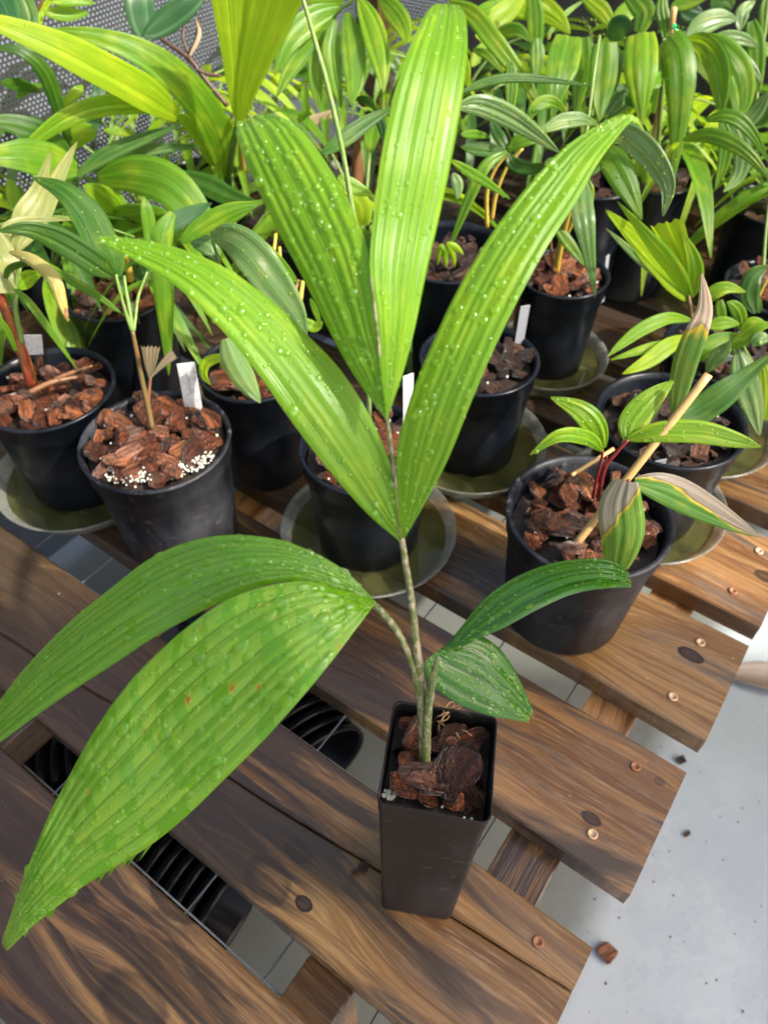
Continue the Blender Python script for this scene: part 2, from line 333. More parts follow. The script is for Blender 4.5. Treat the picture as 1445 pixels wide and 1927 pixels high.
def wood(name, knots, dark=.5, tint=(1, 1, 1), seed=0.0, grey=0.0):
    """knots: (u, v, size along, size across, darkness) in bench metres; dark: how far smoke-dark stains and painted shade cover the board"""
    m = NT(name); co = m.n('TexCoord').outputs['Object']; x, y, z = m.sep(co)[:3]
    warp = m.noise(m.vec(m.math('MULTIPLY', x, 3.0), m.math('MULTIPLY', y, 9.0), seed), 1.0, 2.0)
    yy = m.math('ADD', y, m.math('MULTIPLY', m.math('SUBTRACT', warp, .5), .07)); kd = None
    for (ku, kv, su, sv, dk) in knots:
        dx = m.math('DIVIDE', m.math('SUBTRACT', x, ku), su); dy = m.math('DIVIDE', m.math('SUBTRACT', y, kv), sv)
        d = m.math('SQRT', m.math('ADD', m.math('MULTIPLY', dx, dx), m.math('MULTIPLY', dy, dy)))
        g = m.math('POWER', 2.718, m.math('MULTIPLY', m.math('MULTIPLY', m.math('ADD', m.math('MULTIPLY', m.math('MULTIPLY', dx, dx), .10), m.math('MULTIPLY', m.math('MULTIPLY', dy, dy), .22)), -1.0), 1.0))
        sg = m.n('Math', {0: m.math('SUBTRACT', y, kv)}, operation='SIGN').outputs[0]
        yy = m.math('ADD', yy, m.math('MULTIPLY', m.math('MULTIPLY', g, sg), -sv * .9))
        nd = m.noise(m.vec(m.math('MULTIPLY', x, 60), m.math('MULTIPLY', y, 60), seed), 1.0, 3.0)
        d2 = m.math('ADD', d, m.math('MULTIPLY', m.math('SUBTRACT', nd, .5), .6))
        ring = m.math('MULTIPLY', m.step(d2, 1.22, 1.0), m.step(d2, .45, .98, dk * (.85 if su < .012 else .30), dk))
        kd = ring if kd is None else m.math('MAXIMUM', kd, ring)
    g1 = m.noise(m.vec(m.math('MULTIPLY', x, 4.0), m.math('MULTIPLY', yy, 170.0), m.math('ADD', m.math('MULTIPLY', z, 170.0), seed)), 1.0, 4.0, .6)
    g2 = m.noise(m.vec(m.math('MULTIPLY', x, 1.3), m.math('MULTIPLY', yy, 42.0), m.math('ADD', m.math('MULTIPLY', z, 40.0), seed + 4)), 1.0, 4.0, .55)
    g3 = m.noise(m.vec(m.math('MULTIPLY', x, 2.8), m.math('MULTIPLY', yy, 27.0), seed + 9), 1.0, 5.0, .62, .9)
    fine = m.noise(m.vec(m.math('MULTIPLY', x, 40.0), m.math('MULTIPLY', yy, 500.0), seed), 1.0, 2.0)
    t = lambda c: tuple(a * b for a, b in zip(c, tint))
    col = m.mix(m.step(g2, .32, .66), t((.150, .074, .024)), t((.330, .195, .080)))
    col = m.mix(m.math('MULTIPLY', m.step(g1, .42, .66), .62), col, t((.085, .038, .016)))
    col = m.mix(m.math('MULTIPLY', m.step(fine, .5, .72), .40), col, t((.42, .27, .15)))
    lines = m.step(m.math('FRACT', m.math('ADD', m.math('DIVIDE', yy, .0058), m.math('MULTIPLY', g2, 5.0))), .72, .98)
    col = m.mix(m.math('MULTIPLY', lines, m.step(g3, .35, .65, .15, .55)), col, t((.075, .034, .016)))
    hair = m.noise(m.vec(m.math('MULTIPLY', x, 30.0), m.math('MULTIPLY', yy, 1100.0), seed + 2), 1.0, 2.0, .7)
    col = m.mix(m.math('MULTIPLY', m.step(hair, .56, .70), .55), col, t((.06, .028, .014)))
    if grey: col = m.mix(m.math('MULTIPLY', m.step(g3, .48, .66), grey), col, (.27, .24, .20))
    band = m.math('ADD', m.math('MULTIPLY', g3, .75), m.math('MULTIPLY', g2, .25))
    lim = m.step(x, -.05, .36, .66 - dark * .10, .52 - dark * .16)        # old stain grows towards the far end, deepened there to paint in shade
    st = m.math('SUBTRACT', band, lim)
    col = m.mix(m.math('MULTIPLY', m.step(st, -.05, .06), .86), col, (.017, .012, .010))
    if kd is not None: col = m.mix(kd, col, (.018, .011, .008))
    sp = m.n('TexVoronoi', {'Vector': co, 'Scale': 38.0, 'Randomness': 1.0}).outputs['Distance']
    col = m.mix(m.math('MULTIPLY', m.step(sp, .045, .03), .55), col, (.33, .28, .22))
    rg = m.math('ADD', .08, m.math('MULTIPLY', g3, .36))
    h = m.math('ADD', m.math('MULTIPLY', g1, .7), m.math('ADD', m.math('MULTIPLY', fine, .35), g2))
    return m.done(m.bsdf(col=col, rough=rg, nrm=m.bump(h, .0012, .8), spec=.42))
def cloth():
    m = NT('shade_cloth'); co = m.n('TexCoord').outputs['Object']; x, y, z = m.sep(co)[:3]
    wv = m.noise(co, 9, 2.0)
    c = .0062
    fx = m.math('FRACT', m.math('ADD', m.math('DIVIDE', x, c), m.math('MULTIPLY', wv, 1.4)))
    row = m.math('FLOOR', m.math('DIVIDE', z, c * .8))
    fz = m.math('FRACT', m.math('DIVIDE', z, c * .8))
    fx2 = m.math('FRACT', m.math('ADD', fx, m.math('MULTIPLY', m.math('MODULO', row, 2.0), .5)))
    hole = m.math('MULTIPLY', m.math('MULTIPLY', m.step(fx2, .42, .52), m.step(fx2, .98, .88)), m.math('MULTIPLY', m.step(fz, .34, .46), m.step(fz, .98, .88)))
    lit = m.bsdf(col=m.mix(wv, (.022, .022, .025), (.05, .05, .052)), rough=.5, spec=.3)
    tl = m.n('BsdfTranslucent', {'Color': (.10, .10, .11, 1)}).outputs[0]
    body = m.n('MixShader', {0: .2, 1: lit, 2: tl}).outputs[0]
    tr = m.n('BsdfTransparent', {'Color': (1, 1, 1, 1)}).outputs[0]
    return m.done(m.n('MixShader', {0: hole, 1: body, 2: tr}).outputs[0])
M_CLOTH = cloth()
M_POST = wood('weathered_post_wood', [], .2, (.55, .55, .6), 31.0, .7)

# ---------------------------------------------------------------- the setting: floor, shade cloth walls, bench
FLOOR_Z = -0.42
def make_floor():
    n = 40; verts, faces = [], []
    xs = [-60, -20, -8] + [-4 + 8 * i / 30 for i in range(31)] + [8, 20, 60]
    for yv in xs:
        for xv in xs: verts.append((xv, yv + 1, FLOOR_Z + .003 * mnoise.noise(Vector((xv * 1.3, yv * 1.3, 0)))))
    m = len(xs)
    for j in range(m - 1):
        for i in range(m - 1): a = j * m + i; faces.append((a, a + 1, a + m + 1, a + m))
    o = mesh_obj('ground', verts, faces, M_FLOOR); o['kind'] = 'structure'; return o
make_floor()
U_LEFT, V_BACK = .875, -1.185
def make_cloth(name, p0, p1, z0, z1, label):
    d = (p1 - p0); L = d.length; root = empty(name, (p0.x, p0.y, 0), label, 'shade cloth', 'shade cloth walls', math.atan2(d.y, d.x))
    nx, nz = 60, 10; verts, faces = [], []
    for k in range(nz + 1):
        for i in range(nx + 1):
            x = L * i / nx; z = lerp(z0, z1, k / nz)
            verts.append((x, .012 * mnoise.noise(Vector((x * 3, z * 4, L))) + .004 * mnoise.noise(Vector((x * 14, z * 9, L))), z))
    for k in range(nz):
        for i in range(nx): a = k * (nx + 1) + i; faces.append((a, a + 1, a + nx + 2, a + nx + 1))
    mesh_obj('cloth', verts, faces, M_CLOTH, root)
    return root, L
corner = bench_pt(U_LEFT, V_BACK)
make_cloth('shade_cloth_wall', bench_pt(U_LEFT, 1.6), corner, FLOOR_Z + .02, .55, 'sunlit shade cloth wall behind the plants on the left')
make_cloth('shade_cloth_wall', corner, bench_pt(-1.6, V_BACK), FLOOR_Z + .02, .55, 'dark grey shade cloth wall behind the plants on the right')
def post(p, label, w=.045, z0=FLOOR_Z, z1=.6):
    o = bm_obj('timber_post', box_bm(-w / 2, w / 2, -w / 2, w / 2, z0, z1, .003), M_POST); o.location = p; o.rotation_euler = (0, 0, YAW)
    return tag(o, label, 'post')
post(bench_pt(U_LEFT - .035, V_BACK + .035), 'grey timber corner post where the two shade cloth walls meet')
def rail(u0, v0, u1, v1, z0, z1, w, label):
    p0, p1 = bench_pt(u0, v0), bench_pt(u1, v1); d = p1 - p0
    o = bm_obj('timber_rail', box_bm(0, d.length, -w / 2, w / 2, z0, z1, .003), M_POST); o.location = (p0.x, p0.y, 0); o.rotation_euler = (0, 0, math.atan2(d.y, d.x))
    return tag(o, label, 'rail')
rail(U_LEFT - .06, V_BACK + .03, -1.5, V_BACK + .03, -.03, .012, .03, 'dark timber rail along the foot of the right shade cloth')
rail(U_LEFT - .03, 1.5, U_LEFT - .03, V_BACK + .06, -.03, .012, .03, 'dark timber rail along the foot of the left shade cloth')

# added, unseen: a sun-blocking panel, a dark board fence beyond the right cloth
M_BLOCKER = simple('blocker_sheet', (.30, .30, .31), .6)
blocker = bm_obj('sun_blocker', box_bm(.9, 3.6, -1.80, -.61, 2.20, 2.24, .004), M_BLOCKER); blocker['kind'] = 'structure'
M_BACKDROP = wood('backdrop_wood', [], .5, (.5, .5, .52), 55.0, .4)
backdrop = empty('board_backdrop', bench_pt(U_LEFT + .1, V_BACK - .45), 'added dark board fence beyond the right shade cloth', 'backdrop', rz=YAW + math.pi)
bd = None
for i in range(24):
    if bd is None: bd = bm_obj('board', box_bm(0, .118, -.009, .009, FLOOR_Z, 1.25, .002), M_BACKDROP, backdrop); o = bd
    else: o = bd.copy(); link(o, backdrop)
    o.location = (i * .12, 0, 0)

bench = empty('timber_bench', (0, 0, 0), 'low bench of spaced brown timber planks carrying all the pots', 'bench', rz=YAW)
PT = .021
# plank: v near, v far, u right end, dark, tint, grey, knots
def kn(px, py, a, b, dk): u, v = bench_xy(px, py); return (u, v, a, b, dk)
PLANKS = [
    (.074, -.033, -.046, .82, (.85, .82, .78), .1, [kn(250, 1890, .024, .014, .6), kn(330, 1690, .02, .010, .7)]),
    (-.065, -.172, -.043, .75, (.90, .87, .80), .15, [kn(503, 1655, .017, .0125, .5), kn(572, 1700, .006, .004, 1.0), kn(560, 1600, .010, .006, .5)]),
    (-.215, -.320, -.050, 1.0, (.87, .80, .74), .3, [kn(1113, 1541, .007, .004, .9), kn(1240, 1470, .004, .003, .5)]),
    (-.352, -.457, -.053, .85, (.85, .82, .74), .5, [kn(1298, 1232, .010, .0055, 1.0)]),
    (-.481, -.586, -.055, .85, (.85, .77, .71), .35, [kn(1440, 1085, .010, .006, .8)]),
    (-.617, -.722, -.050, .9, (.55, .50, .42), .3, []),  # boards from here back tinted darker, standing in for shade between the pots
    (-.753, -.858, -.052, .9, (.45, .42, .38), .3, []),
    (-.889, -.994, -.048, .9, (.42, .42, .40), .4, []),
    (-1.025, -1.130, -.055, .9, (.40, .42, .42), .5, []),
]
SCREWS = {2: [(1195, 1443), (1114, 1570)], 1: [(1012, 1773)], 3: [(1265, 1312), (1317, 1210)], 4: [(1427, 1038), (1378, 1113)]}
def screw_mesh():
    prof = [(.0001, -.0012), (.0010, -.0011), (.0018, -.0001), (.0031, .0006), (.0037, .0004), (.0040, -.0004)]
    o = lathe('screw', prof, M_BRASS, bench, 14, closed=False); return o
SCREW0 = screw_mesh(); SCREW_ME = SCREW0.data; first_screw = [True]
for k, (v0, v1, u0, dark, tint, grey, knots) in enumerate(PLANKS):
    mat = wood('plank_wood_%s' % 'abcdefghi'[k], knots, dark, tint, k * 7.3 + 1, grey)
    u1 = U_LEFT - .04; rnd = random.Random(k)
    bm = bmesh.new(); nx = 40
    # a sawn board: slightly wavy long edges, eased arrises; board 1 has a long drying crack
    def ring(vlo, vhi, wlo, whi):
        segs = []
        for i in range(nx + 1):
            u = lerp(u0, u1, i / nx)
            a = vlo + wlo(u); b = vhi + whi(u); e = .0014
            zt = .0006 * mnoise.noise(Vector((u * 4, k, 1)))
            segs.append([bm.verts.new(p) for p in ((u, b + e, zt), (u, b, -e + zt), (u, b, -PT), (u, a, -PT), (u, a, -e + zt), (u, a - e, zt))])
        for i in range(nx):
            A, B = segs[i], segs[i + 1]
            for j in range(6): bm.faces.new((A[j], A[(j + 1) % 6], B[(j + 1) % 6], B[j]))
        bm.faces.new(segs[0]); bm.faces.new(list(reversed(segs[-1])))
    w = lambda s: (lambda u: .0008 * mnoise.noise(Vector((u * 9, k * 3 + s, 2))) + .0003 * mnoise.noise(Vector((u * 40, k * 3 + s, 5))))
    if k == 1:
        cu0, cv0 = bench_xy(1078, 1868); cu1, cv1 = bench_xy(440, 1468)
        cr = lambda u: lerp(cv0, cv1, (u - cu0) / (cu1 - cu0)) - (v0 + v1) / 2 + .002 * mnoise.noise(Vector((u * 14, 3, 1)))
        mid = (v0 + v1) / 2
        gapf = lambda u: .0006 * max(.12, 1 - abs((u - .06) / .34) ** 2)
        ring(v0, mid, w(0), lambda u: cr(u) + gapf(u)); ring(mid, v1, lambda u: cr(u) - gapf(u), w(1))
    else: ring(v0, v1, w(0), w(1))
    bmesh.ops.recalc_face_normals(bm, faces=list(bm.faces))
    pl = bm_obj('plank', bm, mat, bench)
    for (sx, sy) in SCREWS.get(k, []):
        su, sv = bench_xy(sx, sy)
        s = SCREW0 if first_screw[0] else SCREW0.copy()
        if not first_screw[0]: COL.objects.link(s)
        first_screw[0] = False
        if (sx, sy) in ((1195, 1443), (1012, 1773), (1378, 1113)):
            s.data = SCREW_ME.copy(); s.data.materials[0] = M_RUST
        else: s.data = SCREW_ME
        s.parent = pl; s.location = (su, sv, .0012); s.rotation_euler = (0, 0, rnd.random() * 6)
M_BATT = wood('batten_wood', [], .25, (.95, .85, .78), 77.0, .2)
for (uu, ww) in ((.018, .040), (.42, .045), (.80, .040)):
    b = bm_obj('batten', box_bm(-.60, .60, -ww / 2, ww / 2, -.019, .019, .0015), M_BATT, bench)
    b.location = (uu, -.525, -PT - .0205); b.rotation_euler = (0, 0, math.pi / 2)
for uu in (.05, .80):
    for vv in (-.05, -1.05):
        b = bm_obj('bench_leg', box_bm(-.02, .02, -.02, .02, FLOOR_Z + .002, -PT - .041, .002), M_BATT, bench); b.location = (uu + .045, vv, 0)

# welded wire mesh sheet slung under the planks
mesh_root = empty('wire_mesh', (0, 0, 0), 'galvanised welded wire mesh sheet under the bench planks', 'wire mesh', rz=YAW)
MZ = -PT - .047
u1m, v1m = bench_xy(352, 1715, MZ); u2m, v2m = bench_xy(502, 1838, MZ)
sp_u = max(.03, abs(u1m - u2m)); 
wire_me = {}
def wire(name, length, horiz):
    if length not in wire_me:
        w = tube('wire', [(-length / 2, 0, 0), (length / 2, 0, 0)], [.0008], M_WIRE, None, n=2, seg=6)
        wire_me[length] = w.data; bpy.data.objects.remove(w)
    o = bpy.data.objects.new('wire', wire_me[length]); return link(o, mesh_root)
nu = int(.80 / sp_u); 
for i in range(nu):
    u = u1m + (i - int((u1m - .045) / sp_u)) * sp_u
    if .04 < u < .83:
        o = wire('wire', 1.12, 0); o.location = (u, -.52, MZ); o.rotation_euler = (0, 0, math.pi / 2)
for j in range(int(1.12 / sp_u) + 1):
    v = v1m - (j - 1) * sp_u
    if v > -1.08:
        o = wire('wire', .80, 1); o.location = (.435, v, MZ + .0022)

# rows of nested black pots lying on the floor below the bench
def nested(px, py, ang, count, r, label):
    P = at_z(px, py, FLOOR_Z + r)
    root = empty('nested_pots', P, label, 'plant pots', 'nested empty pots under the bench', ang)
    prof = [(r * .60, -.085), (r * .62, -.088), (r * .93, .0), (r, .001), (r * 1.0, .008), (r * .95, .008), (r * .92, .004), (r * .60, -.080)]
    base = None
    for i in range(count):
        if base is None: base = lathe('empty_pot', prof, M_PIPE, root, 36, closed=False); o = base
        else: o = base.copy(); link(o, root)
        o.rotation_euler = (0, math.pi / 2, 0); o.location = (i * .016 - count * .008, .002 * math.sin(i * 2.1), 0)
nested(300, 1640, YAW + .10 + math.pi, 13, .070, 'row of nested empty black pots below the gap nearest the viewer')
nested(520, 1340, YAW - .30 + math.pi, 13, .070, 'row of nested empty black pots below the gap left of the square pot')
nested(115, 1470, YAW + .9, 16, .065, 'row of nested empty black pots below the left end of the near gap')

# ---------------------------------------------------------------- pots, saucers, bark, labels
def chip_meshes():
    out = []
    for k in range(9):
        rnd = random.Random(100 + k); bm = bmesh.new()
        sx, sy, sz = 1.0, rnd.uniform(.55, .85), rnd.uniform(.22, .42)
        for i in range(15):
            a = rnd.uniform(0, 6.28); rr = rnd.uniform(.72, 1.0); q = rnd.choice((-1, 1)) * rnd.uniform(.45, 1)
            ca, sa = math.cos(a), math.sin(a); e = .55
            bm.verts.new((sx * rr * math.copysign(abs(ca) ** e, ca) * .5, sy * rr * math.copysign(abs(sa) ** e, sa) * .5, sz * q * .5))
        r = bmesh.ops.convex_hull(bm, input=list(bm.verts))
        loose = [v for v in bm.verts if not v.link_faces]
        if loose: bmesh.ops.delete(bm, geom=loose, context='VERTS')
        bmesh.ops.bevel(bm, geom=[e for e in bm.edges], offset=.035, segments=1, affect='EDGES')
        bmesh.ops.triangulate(bm, faces=list(bm.faces))
        me = bpy.data.meshes.new('bark_chip'); bm.to_mesh(me); bm.free(); out.append(me)
    return out
CHIPS = chip_meshes()
CHIPS_BY = {}
def chip(parent, loc, size, rot, mat, rnd, idx=None):
    k = rnd.randrange(len(CHIPS)) if idx is None else idx
    key = (k, mat.name)
    if key not in CHIPS_BY:
        me = CHIPS[k].copy(); me.materials.append(mat); CHIPS_BY[key] = me
    o = bpy.data.objects.new('bark_chip', CHIPS_BY[key]); link(o, parent)
    o.location = loc; o.rotation_euler = rot; o.scale = (size, size * rnd.uniform(.8, 1.15), size * rnd.uniform(.85, 1.3)); return o
def beads(parent, pts, rad, name='perlite_beads'):
    verts, faces = [], []
    for p, r in zip(pts, rad):
        b = len(verts); ring = 6
        for i in range(1, 4):
            th = math.pi * i / 4
            for j in range(ring): a = 2 * math.pi * j / ring + i; verts.append((p[0] + r * math.sin(th) * math.cos(a), p[1] + r * math.sin(th) * math.sin(a), p[2] + r * math.cos(th)))
        verts.append((p[0], p[1], p[2] + r)); verts.append((p[0], p[1], p[2] - r))
        for i in range(2):
            for j in range(ring): q = b + i * ring + j; s = b + i * ring + (j + 1) % ring; faces.append((q, s, s + ring, q + ring))
        for j in range(ring): faces.append((b + 18, b + (j + 1) % ring, b + j)); faces.append((b + 19, b + 12 + j, b + 12 + (j + 1) % ring))
    o = mesh_obj(name, verts, faces, M_BEAD, parent); o['kind'] = 'stuff'; return o

POTS = {}
def pot(key, px, py, r, h, label, chips=60, mat=None, bark=None, saucer=None, seed=0, fill=.86, z0=.006, beadn=6, csize=(.013, .028), group='round black pots', tall=False):
    P = at_z(px, py, h); rnd = random.Random(seed + 500)
    root = empty('plant_pot', (P.x, P.y, z0), label, 'plant pot', group, rz=rnd.random() * 6.28)
    H = h - z0; rb = r * (.80 if not tall else .84); t = .0022
    prof = [(.001, .002), (rb - .004, 0), (rb, .003), (lerp(rb, r * .945, .5), H * .5), (lerp(rb, r * .945, .78), H * .76), (lerp(rb, r * .945, .78) + .0007, H * .765), (r * .945, H - .020), (r * .945 + .0010, H - .019), (r * .965, H - .004), (r - .001, H - .0035), (r, H - .001), (r - .0012, H + .0004), (r - .004, H - .0005),
            (r * .945 - t, H - .006), (lerp(rb, r * .945, .5) - t, H * .5), (rb - t, .006), (.001, .006)]
    lathe('pot_body', prof, mat or M_POT, root, 56, closed=False)
    zs = H * fill; rs = lerp(rb, r * .945, fill) - t - .0005
    verts, faces = [(0, 0, zs + .004)], []; rings, seg = 6, 28
    for i in range(1, rings + 1):
        for j in range(seg):
            a = 2 * math.pi * j / seg; q = rs * i / rings
            verts.append((q * math.cos(a), q * math.sin(a), zs + (.004 * mnoise.noise(Vector((q * 60 * math.cos(a), q * 60 * math.sin(a), seed))) if i < rings else 0)))
    for j in range(seg): faces.append((0, 1 + j, 1 + (j + 1) % seg))
    for i in range(rings - 1):
        for j in range(seg): a = 1 + i * seg + j; b = 1 + i * seg + (j + 1) % seg; faces.append((a, a + seg, b + seg, b))
    mesh_obj('soil', verts, faces, M_SOIL, root)
    for i in range(chips):
        q = rs * .90 * math.sqrt((i + .5) / chips); a = i * 2.39996 + rnd.uniform(-.4, .4)
        s = rnd.uniform(*csize) * (1.0 if q < rs * .75 else .8)
        chip(root, (q * math.cos(a), q * math.sin(a), zs + .004 + rnd.uniform(0, .012)), s, (rnd.gauss(0, .42), rnd.gauss(0, .42), rnd.uniform(0, 6.28)), bark or M_BARK, rnd)
    if beadn:
        pts = []; rr = []
        for i in range(beadn):
            q = rs * math.sqrt(rnd.random()) * .97; a = rnd.uniform(0, 6.28)
            pts.append((q * math.cos(a), q * math.sin(a), zs + rnd.uniform(.005, .014))); rr.append(rnd.uniform(.0009, .0017))
        beads(root, pts, rr)
    POTS[key] = (Vector((P.x, P.y, z0 + zs)), root, r, P)
    if saucer:
        rs2, slabel = saucer; hs = .022
        sr = empty('saucer', (P.x, P.y, .0006), slabel, 'saucer', 'clear plant saucers')
        pr = [(.001, .0), (rs2 * .80, 0), (rs2 * .83, .002), (rs2 * .93, hs - .004), (rs2 * .985, hs - .001), (rs2, hs), (rs2 * .997, hs + .0010), (rs2 * .982, hs + .0008), (rs2 * .925, hs - .005), (rs2 * .815, .0034), (rs2 * .79, .0016), (.001, .0016)]
        lathe('dish', pr, M_SAUCER, sr, 64, closed=False)
        w = rs2 * .885; vs = [(0, 0, .0125)] + [(w * math.cos(2 * math.pi * j / 48), w * math.sin(2 * math.pi * j / 48), .0125) for j in range(48)]
        mesh_obj('water', vs, [(0, 1 + j, 1 + (j + 1) % 48) for j in range(48)], M_WATER, sr)
    return root
M_TAGG = simple('grey_shaded_label_plastic', (.24, .25, .28), .4)  # grey plastic, also painted shade for the label in the dark-chip pot
M_INK = simple('faded_pencil', (.16, .16, .18), .6)
def label_tag(px0, py0, px1, py1, y, wpx, label, mat=None, tw=0.0):
    """a flat plastic plant label from its foot to its top edge, at depth y"""
    a, b = at_y(px0, py0, y), at_y(px1, py1, y); L = (b - a).length; w = wpx * .85 * depth(a) / FPX
    a = a - (b - a) * .5
    zx = (b - a).normalized(); vd = (a - C).normalized(); xx = (zx.cross(-vd)).normalized()
    xx = Matrix.Rotation(tw, 3, zx) @ xx; yy = zx.cross(xx)
    L = (b - a).length
    o = bm_obj('plant_label', box_bm(-w / 2, w / 2, -.0004, .0004, 0, L, .0003), mat or M_TAG)
    M = Matrix((xx, yy, zx)).transposed().to_4x4(); M.translation = a; o.matrix_world = M
    if 'heaped' in label:                                          # a faded line of handwriting, too blurred to read
        ns = 26
        for sd in (-1, 1):
            rr = random.Random(4); pts = [Vector((w * .12 * math.sin(i * 1.9) * rr.uniform(.4, 1), sd * .0006, L * (.45 + .42 * i / ns))) for i in range(ns)]
            tube('handwriting', pts, [.00018], M_INK, o, (0, 0, 0), n=90, seg=4)
    return tag(o, label, 'plant label', 'plant labels')

pot('P1', 292, 825, .0628, .125, 'dusty black pot heaped with orange bark and white beads, front left', 70, M_POTD, M_BARK, seed=1, fill=.93, z0=.001, beadn=26, csize=(.016, .034))
pot('P2', 88, 728, .0600, .125, 'black pot with red-based palm, cut off by the left edge', 55, M_POT, M_BARK, (.083, 'shallow clear saucer of water under the pot at the left edge'), 2, .86)
pot('P3', 222, 548, .0540, .125, 'black pot of dark bark directly behind the heaped pot', 45, M_POT, M_BARK, seed=3, fill=.88, z0=.001, beadn=6)
pot('P4', 478, 688, .0520, .125, 'black pot hidden behind the long leaves, left of the centre saucer', 45, M_POT, M_BARK, seed=4, z0=.001, beadn=6)
pot('P5', 690, 838, .0565, .125, 'black pot standing in the saucer behind the central stem', 45, M_POT, M_BARK, (.081, 'clear saucer of green water behind the central palm stem'), 5, .88, beadn=14)
pot('P6', 902, 672, .0560, .125, 'black pot of dark chips behind the long right leaflet', 50, M_POT, M_BARKO, (.079, 'clear saucer under the dark-chip pot right of the leaflets'), 6, .88, beadn=10)
pot('P7', 1058, 512, .0500, .125, 'black pot of orange bark with a tag, upper right of centre', 45, M_POT, M_BARK, (.070, 'clear saucer under the orange-bark pot upper right of centre'), 7, .88, beadn=8)
pot('P8', 1225, 322, .0590, .150, 'tall deep black pot near the back right shade cloth', 40, M_POT, M_BARKO, seed=8, fill=.86, z0=.001, tall=True, beadn=0, csize=(.016, .030))
pot('P9', 1462, 385, .0560, .125, 'black pot at the right edge against the shade cloth', 35, M_POT, M_BARKO, seed=9, fill=.88, z0=.001, beadn=0)
pot('P10', 1468, 540, .0560, .125, 'black pot with pinkish bark at the right edge', 40, M_POT, M_BARK, seed=10, fill=.93, z0=.001, beadn=2)
pot('P11', 1262, 785, .0634, .125, 'wide black pot of old dark bark behind the bamboo stake', 50, M_POT, M_BARKO, (.080, 'clear saucer of yellow-green water at the right, below the stake pot'), 11, .84, beadn=5)
pot('P12', 1362, 655, .0570, .115, 'black pot crowded with small bright seedlings, right edge', 40, M_POT, M_BARKO, (.085, 'pale saucer cut off by the right edge below the seedlings'), 12, .88, beadn=6)
pot('P13', 1109, 965, .0632, .125, 'large black pot with the bamboo stake, front right', 62, M_POTD, M_BARK, seed=13, fill=.85, z0=.001, beadn=9, csize=(.014, .028))
pot('P14', 845, 470, .0620, .160, 'tall black pot in deep shade behind the middle leaflet', 30, M_POT, M_BARKO, seed=14, z0=.001, tall=True, beadn=0)
pot('P15', 985, 100, .0620, .120, 'black pot against the shade cloth beyond the tallest leaflet', 30, M_POT, M_BARKO, seed=15, z0=.001, beadn=0)
pot('P16', 1110, 330, .0600, .150, 'tall black pot in shade beside the back right pot', 30, M_POT, M_BARKO, seed=16, z0=.001, tall=True, beadn=0)
pot('P17', 1290, 110, .0600, .100, 'small pot of bark at the back right beneath hanging leaves', 30, M_POT, M_BARKO, seed=17, z0=.001, beadn=0)
pot('P18', 560, 430, .0520, .120, 'black pot deep among leaves behind the upper left leaflet', 40, M_POT, M_BARK, seed=18, z0=.001, beadn=4)
pot('P19', 380, 330, .0560, .120, 'black pot hidden under the large dark leaves at left', 25, M_POT, M_BARKO, seed=19, z0=.001, beadn=0)
# the drift of white fertiliser beads in the front left pot
c1, r1, R1, _ = POTS['P1']; rnd = random.Random(7); pts, rr = [], []
inv = Matrix.Rotation(-r1.rotation_euler.z, 3, 'Z')
for i in range(430):
    t = rnd.random(); px = lerp(205, 400, t) + rnd.gauss(0, 5); py = 893 - 42 * max(0, (t - .45)) ** 1.3 * 1.6 + rnd.gauss(0, 11)
    q = at_z(px, py, c1.z + .006) - r1.location; q = inv @ q
    if math.hypot(q.x, q.y) < R1 * .88: pts.append((q.x, q.y, q.z + rnd.uniform(0, .004))); rr.append(rnd.uniform(.0007, .0014))
beads(r1, pts, rr, 'fertiliser_beads')

label_tag(362, 752, 350, 683, .500, 38, 'tall white label at the back of the heaped front left pot')
label_tag(65, 655, 62, 630, .575, 36, 'white label beside the red-based palm at left')
label_tag(768, 770, 768, 705, .480, 26, 'white label half hidden behind the rachis in the centre pot', tw=.5)
label_tag(978, 635, 988, 575, .600, 22, 'label coloured grey for shade in the dark-chip pot right of the long leaflet', M_TAGG, .5)
label_tag(1136, 540, 1143, 480, .760, 12, 'thin grey label in the orange-bark pot upper right', M_TAGG, 1.0)
label_tag(1232, 900, 1240, 866, .440, 34, 'small grey label behind the bamboo stake pot', M_TAGG, .6)
label_tag(1358, 700, 1366, 668, .58, 30, 'small pale label under the seedlings at right')
label_tag(98, 556, 92, 545, .72, 20, 'bluish scrap of label between the two left pots', tw=.7)

